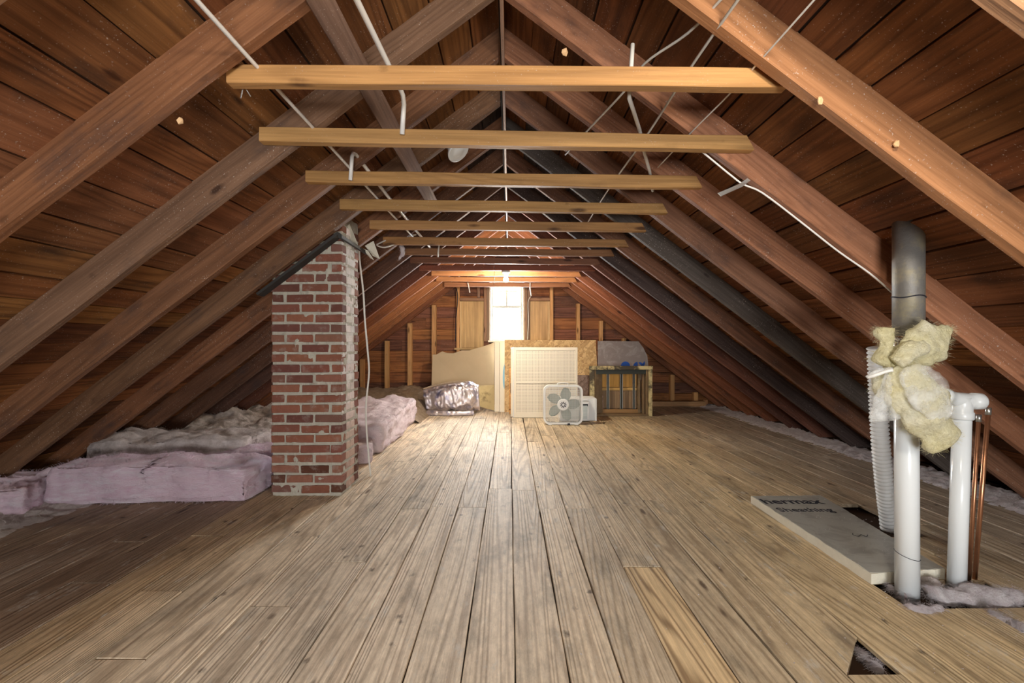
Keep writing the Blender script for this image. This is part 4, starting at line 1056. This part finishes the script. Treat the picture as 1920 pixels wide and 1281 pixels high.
# foil duct bag
def bag():
    rnd = random.Random(5); bm = bmesh.new()
    e = empty('foil_duct_bag', P(845, 776, 7.05)); tag(e, 'crinkled silver foil insulation bag slumped on the floor by the torn sheet', 'bag')
    x0, x1 = P(796, 0, 7.0).x, P(895, 0, 7.0).x
    nx, ny = 70, 72
    rings = []
    for i in range(nx+1):
        t = i/nx; x = x0+(x1-x0)*t
        top = 0.37+0.12*math.sin(min(1, t*1.25)*math.pi/2)-(0.05*max(0, t-0.85)/0.15); dep = 0.26*math.sin(math.pi*min(0.96, max(0.12, t)))**0.4
        low = 0.05-0.0*t
        ring = []
        for j in range(ny):
            a = 2*math.pi*j/ny
            cs, sn = math.cos(a), math.sin(a)
            sq = lambda v_: math.copysign(abs(v_)**0.75, v_)
            lean = 0.0
            z_ = low+(top-low)*(0.5+0.5*sq(sn)); y_ = 7.25+dep*sq(cs)*(1-0.25*(0.5+0.5*sn))
            xx = x-0.05*(1-t)*(z_/0.45)*1.4+0.03*(1-z_/0.45)
            p = Vector((xx, y_, z_))
            cr = abs(noise.noise(Vector((p.x*6, p.y*6, p.z*9))))*0.05+abs(noise.noise(p*19+Vector((3, 1, 2))))*0.03+abs(noise.noise(p*45))*0.01
            c0 = Vector((x, 7.25, 0.27)); p += (p-c0).normalized()*(0.025-cr)
            ring.append(bm.verts.new(p))
        rings.append(ring)
    for a, b in zip(rings, rings[1:]):
        for j in range(ny): bm.faces.new((a[j], a[(j+1) % ny], b[(j+1) % ny], b[j]))
    bm.faces.new(rings[0][::-1]); bm.faces.new(rings[-1])
    link('foil_body', from_bm('foil_body', bm, True), e, M_foilbag, M=Matrix())
    # base fold
    bm = bmesh.new(); pts = [P(800, 770, 7.02), P(818, 777, 6.98), P(845, 779, 6.96), P(870, 777, 6.98), P(889, 770, 7.02)]
    pts = [Vector((p.x, p.y, 0.035)) for p in smooth_path(pts, 6)]
    add_tube(bm, pts, [0.03]+[0.034+0.01*rnd.random() for _ in pts[1:-1]]+[0.02], 9)
    link('base_fold', from_bm('base_fold', bm), e, M_foilbag, M=Matrix())
    tp = smooth_path([P(793, 730, 7.0), P(812, 724, 7.05), P(835, 719.5, 7.05), P(858, 716.5, 7.05), P(873, 716, 7.05)], 6)
    bm = bmesh.new(); add_tube(bm, tp, 0.014, 8); link('fibre_lip', from_bm('fibre_lip', bm, True), e, M_tanins, M=Matrix())
bag()

# ---------------------------------------------------------------- lamp, conduits, cables
lp = empty('ceiling_lamp', (-0.05, 5.84, 2.03)); tag(lp, 'glowing bare bulb in a porcelain holder under a collar tie', 'lamp')
bm = bmesh.new(); add_tube(bm, [(-0.05, 5.84, z_) for z_ in (2.034, 2.01, 2.0, 1.975)], [0.055, 0.055, 0.035, 0.025], 24)
link('lamp_holder', from_bm('lamp_holder', bm, True), lp, M_white, M=Matrix())
bm = bmesh.new(); bmesh.ops.create_uvsphere(bm, u_segments=20, v_segments=14, radius=0.033, matrix=Matrix.Translation((-0.05, 5.84, 1.925)))
for v in bm.verts:
    if v.co.z > 1.93: k = (v.co.z-1.93)/0.03; v.co.z += 0.02*k; v.co.x = -0.05+(v.co.x+0.05)*(1-0.3*k); v.co.y = 5.84+(v.co.y-5.84)*(1-0.3*k)
gb = link('bulb', from_bm('bulb', bm, True), lp, M_bulb, M=Matrix()); gb.visible_shadow = True

def rect_run(name, pts, w_, h_, mat, lab, cat='conduit'):
    """square-section run through pts"""
    bm = bmesh.new()
    add_tube(bm, pts, [w_/1.414]*len(pts), 4)
    o = link(name, from_bm(name, bm), None, mat); tag(o, lab, cat); return o
# long cable low on the left slope
t_ = tube('cable', [(-0.905, 0.9, 2.1), (-0.91, 1.5, 2.098), (-0.91, 2.4, 2.1), (-0.912, 3.4, 2.1), (-0.905, 4.4, 2.1)], 0.0075, M_cable_w, None, 8, 5)
tag(t_, 'white cable crossing the left rafters just above the collar ties', 'cable')
bm = bmesh.new(); add_tube(bm, [(-0.51, 0.75, 2.235), (-0.505, 1.5, 2.235), (-0.49, 2.03, 2.24), (-0.486, 2.065, 2.23), (-0.484, 2.078, 2.195), (-0.493, 2.083, 2.06)], 0.011, 10)
cd = link('conduit', from_bm('conduit', bm, True), None, M_galv); cd.data.materials[0] = M_cable_w
tag(cd, 'white conduit with a bent end hanging in front of the second collar tie', 'conduit')
bm = bmesh.new(); add_tube(bm, [P(657, 338, 2.585), P(660, 294, 2.585), P(662, 288, 2.6), P(667, 290, 2.63), (-0.868, 3.2, 2.15), (-0.86, 4.9, 2.14)], 0.011, 10)
cd = link('conduit', from_bm('conduit', bm, True), None, M_cable_w); tag(cd, 'white conduit with a bent end hanging over the third collar tie', 'conduit')
# brace board nailed under the left rafters
s, n = slope_frame(-1)
o_ = Vector((RX, 0.85, RZ))+s*0.77-n*0.022
M = frame_M(o_, (Vector((0, 1, 0))+s*0.012).normalized(), s, n)
M = frame_M(o_, (0, 1, 0), s, n)
if M.determinant() < 0: M = frame_M(o_, (0, 1, 0), -s, n)
br = link('brace_board', plank_me('brace_board', 3.0, 0.092, 0.02, 0.002, 10, 0.003), None, M_raft, (0.24, 0.15, 0.11), M)
tag(br, 'flat brown brace board nailed under the upper left rafters', 'beam')
# right-hand cables
t_ = tube('cable', [(0.885, 0.95, 2.1), (0.875, 1.5, 2.09), (0.87, 1.8, 2.09), (0.85, 2.1, 2.09), (0.83, 2.55, 2.09)], 0.0035, M_cable_w, None, 6, 4)
tag(t_, 'thin white wire from the top edge to the second collar tie on the right', 'cable')
t_ = tube('cable', [P(1362, -12, 1.5), P(1290, 62, 1.7), P(1209, 119, 1.95), P(1170, 172, 2.16), P(1109, 237, 2.5), P(1060, 290, 3.0)], 0.0052, M_cable, None, 8, 5)
tag(t_, 'grey cable sagging inward behind the first collar tie', 'cable')
t_ = tube('cable', [(0.74, 1.2, 2.2), (0.72, 1.75, 2.2), (0.72, 2.4, 2.197), (0.7, 3.2, 2.197), (0.7, 4.2, 2.19)], 0.0055, M_cable, None, 8, 5)
tag(t_, 'straight grey cable running away behind the ties on the right', 'cable')
t_ = tube('conduit', [P(1186, 83, 1.74), P(1184, 118, 1.74), P(1180, 170, 1.74), P(1180, 184, 1.76), P(1190, 215, 1.95), P(1199, 243, 2.13), P(1206, 278, 2.3), P(1218, 321, 2.6), P(1224, 358, 2.78)], 0.0085, M_cable, None, 10, 0)
tag(t_, 'short grey conduit standing up past the first collar tie', 'conduit')
pts = [P(x, y_, 2.17) for x, y_ in ((1316, 284), (1345, 308), (1372, 330), (1394, 346), (1430, 362), (1500, 415), (1570, 470), (1630, 512), (1672, 548))]
t_ = tube('cable', pts, 0.0042, M_cable_w, None, 8, 4); tag(t_, 'thin white cable tacked along the lower edge of a right rafter', 'cable')
bk = empty('metal_strap', P(1425, 330, 2.17)); tag(bk, 'galvanised metal strap hooked on the right rafter', 'bracket')
rr = lambda nm, p_, w_: link(nm, (lambda bm: (add_tube(bm, p_, w_, 4), from_bm(nm, bm))[1])(bmesh.new()), bk, M_galv, M=Matrix())
poly_plate('strap', [P(1346, 362, 2.1), P(1352, 368, 2.1), P(1392, 350, 2.15), P(1408, 338, 2.16), P(1425, 328, 2.17), P(1420, 320, 2.17), P(1403, 333, 2.16), P(1386, 345, 2.15)], 0.004, M_galv, bk)
poly_plate('ear', [P(1418, 322, 2.168), P(1440, 322, 2.168), P(1440, 327, 2.168), P(1420, 328, 2.168)], 0.004, M_galv, bk)

# round fixture under a rafter
rf = empty('round_fixture', P(860, 283, 3.25)); tag(rf, 'round white fixture with concentric rings hanging behind the second collar tie', 'fixture')
axis = Vector((ST, -0.3, -CT)).normalized(); c0 = P(859, 284, 3.25)
def disc_obj(nm, prof, mat):
    bm = bmesh.new(); u = axis.orthogonal().normalized(); v = axis.cross(u); rings = []
    for (r_, h_) in prof: rings.append([bm.verts.new(c0+axis*h_+(u*math.cos(a)+v*math.sin(a))*r_) for a in [2*math.pi*k/36 for k in range(36)]])
    for a, b in zip(rings, rings[1:]):
        for k in range(36): bm.faces.new((a[k], a[(k+1) % 36], b[(k+1) % 36], b[k]))
    bm.faces.new(rings[0][::-1]); bm.faces.new(rings[-1]); return link(nm, from_bm(nm, bm, True), rf, mat, M=Matrix())
disc_obj('body', [(0.05, -0.05), (0.075, -0.02), (0.085, 0.0), (0.085, 0.006), (0.078, 0.01), (0.072, 0.006), (0.06, 0.01), (0.05, 0.006), (0.038, 0.014), (0.01, 0.016)], M_white)
disc_obj('back_box', [(0.05, -0.09), (0.05, -0.045)], M_galv)
# drop cable beside the chimney
pts = [P(745, 411, 3.8), P(722, 411, 3.78), P(700, 413, 3.77), P(684, 421, 3.77), P(674, 436, 3.77), P(673, 462, 3.77), P(675, 495, 3.77), P(681, 547, 3.77), P(684, 600, 3.77), P(689, 655, 3.77), P(692, 697, 3.77), P(688, 740, 3.77), P(686, 775, 3.77), P(689, 830, 3.77), P(695, 893, 3.77)]
t_ = tube('cable', pts, 0.0075, M_cable, None, 8, 4); tag(t_, 'grey cable hanging down to the floor beside the chimney', 'cable')
for lab, pts in (('upper grey cable loop between chimney top and sixth tie', [P(706, 459, 4.1), P(730, 448, 4.2), P(755, 442, 4.3), P(772, 439, 4.4)]), ('lower grey cable loop between chimney top and sixth tie', [P(706, 460, 4.1), P(720, 464, 4.15), P(740, 458, 4.2), P(765, 444, 4.3), P(780, 440, 4.4)])):
    t_ = tube('cable', pts, 0.007, M_cable, None, 8, 5); tag(t_, lab, 'cable')
# V-shaped hanger nails below the first tie
hk = empty('wire_hanger', P(457, 160, 1.7)); tag(hk, 'bent wire hanger under the left end of the first collar tie', 'hook')
for a, b in (((457, 160), (451, 184)), ((457, 160), (470, 181))):
    tube('wire', [P(*a, 1.7), P(*b, 1.72)], 0.0022, M_galv, hk, 6).matrix_world = Matrix()

# wood splinters on the rafters
def splinter(px_, py_, d_, sz, lab):
    rnd = random.Random(int(px_)); pts = []
    for k in range(6):
        a = k*math.pi/3; pts.append(P(px_+sz*math.cos(a)*rnd.uniform(0.4, 1), py_+sz*math.sin(a)*rnd.uniform(0.4, 1), d_-rnd.uniform(0, 0.015)))
    o = poly_plate('wood_splinter', pts, 0.004, plain('fresh_wood', (0.72, 0.46, 0.24), 0.7) if 'fresh_wood' not in bpy.data.materials else bpy.data.materials['fresh_wood'], None); tag(o, lab, 'splinter')
splinter(1682, 270, 1.555, 9, 'pale splinter on the first right rafter, lower one'); splinter(1538, 187, 1.555, 10, 'pale splinter on the first right rafter, upper one')
splinter(338, 225, 1.6, 9, 'orange splinter under the first left rafter'); splinter(1058, 98, 2.2, 12, 'orange splinter at the second right rafter near the ridge')

for lab, pts, r_, mt in (('dark wire running down beside the left plywood panel', [P(856, 541, 8.1), P(858, 560, 8.1), P(855, 600, 8.1), P(854, 640, 8.1)], 0.008, M_black),
        ('grey wire running down beside the right plywood panel', [P(995, 556, 8.1), P(990, 568, 8.1), P(991, 600, 8.1), P(989, 638, 8.1)], 0.008, M_cable),
        ('short white strip dangling left of the bulb over the plywood', [P(877, 530, 7.25), P(879, 538, 7.25), P(881, 549, 7.25)], 0.008, M_cable_w),
        ('short white strip dangling right of the bulb over the plywood', [P(994, 530, 7.25), P(994, 540, 7.25), P(996, 555, 7.25)], 0.008, M_cable_w),
        ('thin string hanging from a far tie beside the bulb', [P(926, 494, 5.75), P(927, 515, 5.75), P(926, 534, 5.75)], 0.003, M_black)):
    t_ = tube('strip' if 'strip' in lab else ('string' if 'string' in lab else 'wire'), pts, r_, mt, None, 6, 4); tag(t_, lab, 'wire')
# scraps hanging among the far collar ties
o = loft('insulation_scrap', [P(751, 460, 4.6), P(755, 472, 4.6), P(748, 487, 4.6)], [0.02, 0.028, 0.01], M_fluff, 0.5, 0.015, 20, 200, 31, n=12, parent=None); tag(o, 'ragged pale scrap dangling near the chimney from the seventh collar tie', 'insulation')
t_ = tube('conduit', [P(824, 456, 4.68), P(822, 470, 4.68), P(821, 482, 4.68)], 0.009, M_cable, None, 8); tag(t_, 'short grey conduit stub crossing the seventh collar tie', 'conduit')
# crumbs on the boards
bm = bmesh.new(); rnd = random.Random(11)
for _ in range(1500):
    if rnd.random() < 0.5: x = rnd.uniform(0.5, 3.2); y = rnd.uniform(1.3, 5.5)
    else: x = rnd.gauss(2.1, 0.5); y = rnd.gauss(2.0, 0.5)
    if rnd.random() < 0.2: x = rnd.uniform(-1.6, 1.0); y = rnd.uniform(1.4, 5)
    if y < 0.8 or abs(x) > 3.4: continue
    s_ = rnd.uniform(0.0008, 0.003)
    if 1.63 < x < 2.2 and 2.05 < y < 3.2: z0 = 0.052
    else: z0 = 0.001
    vv = [bm.verts.new((x+rnd.uniform(-1, 1)*s_*1.5, y+rnd.uniform(-1, 1)*s_*1.5, z0+(s_ if k == 3 else 0))) for k in range(4)]
    for f in ((0, 1, 2), (0, 1, 3), (1, 2, 3), (0, 2, 3)): bm.faces.new([vv[i] for i in f])
o = link('insulation_crumbs', from_bm('insulation_crumbs', bm), None, M_fluff); tag(o, 'tiny white insulation crumbs scattered over the floor boards', 'debris', kind='stuff')
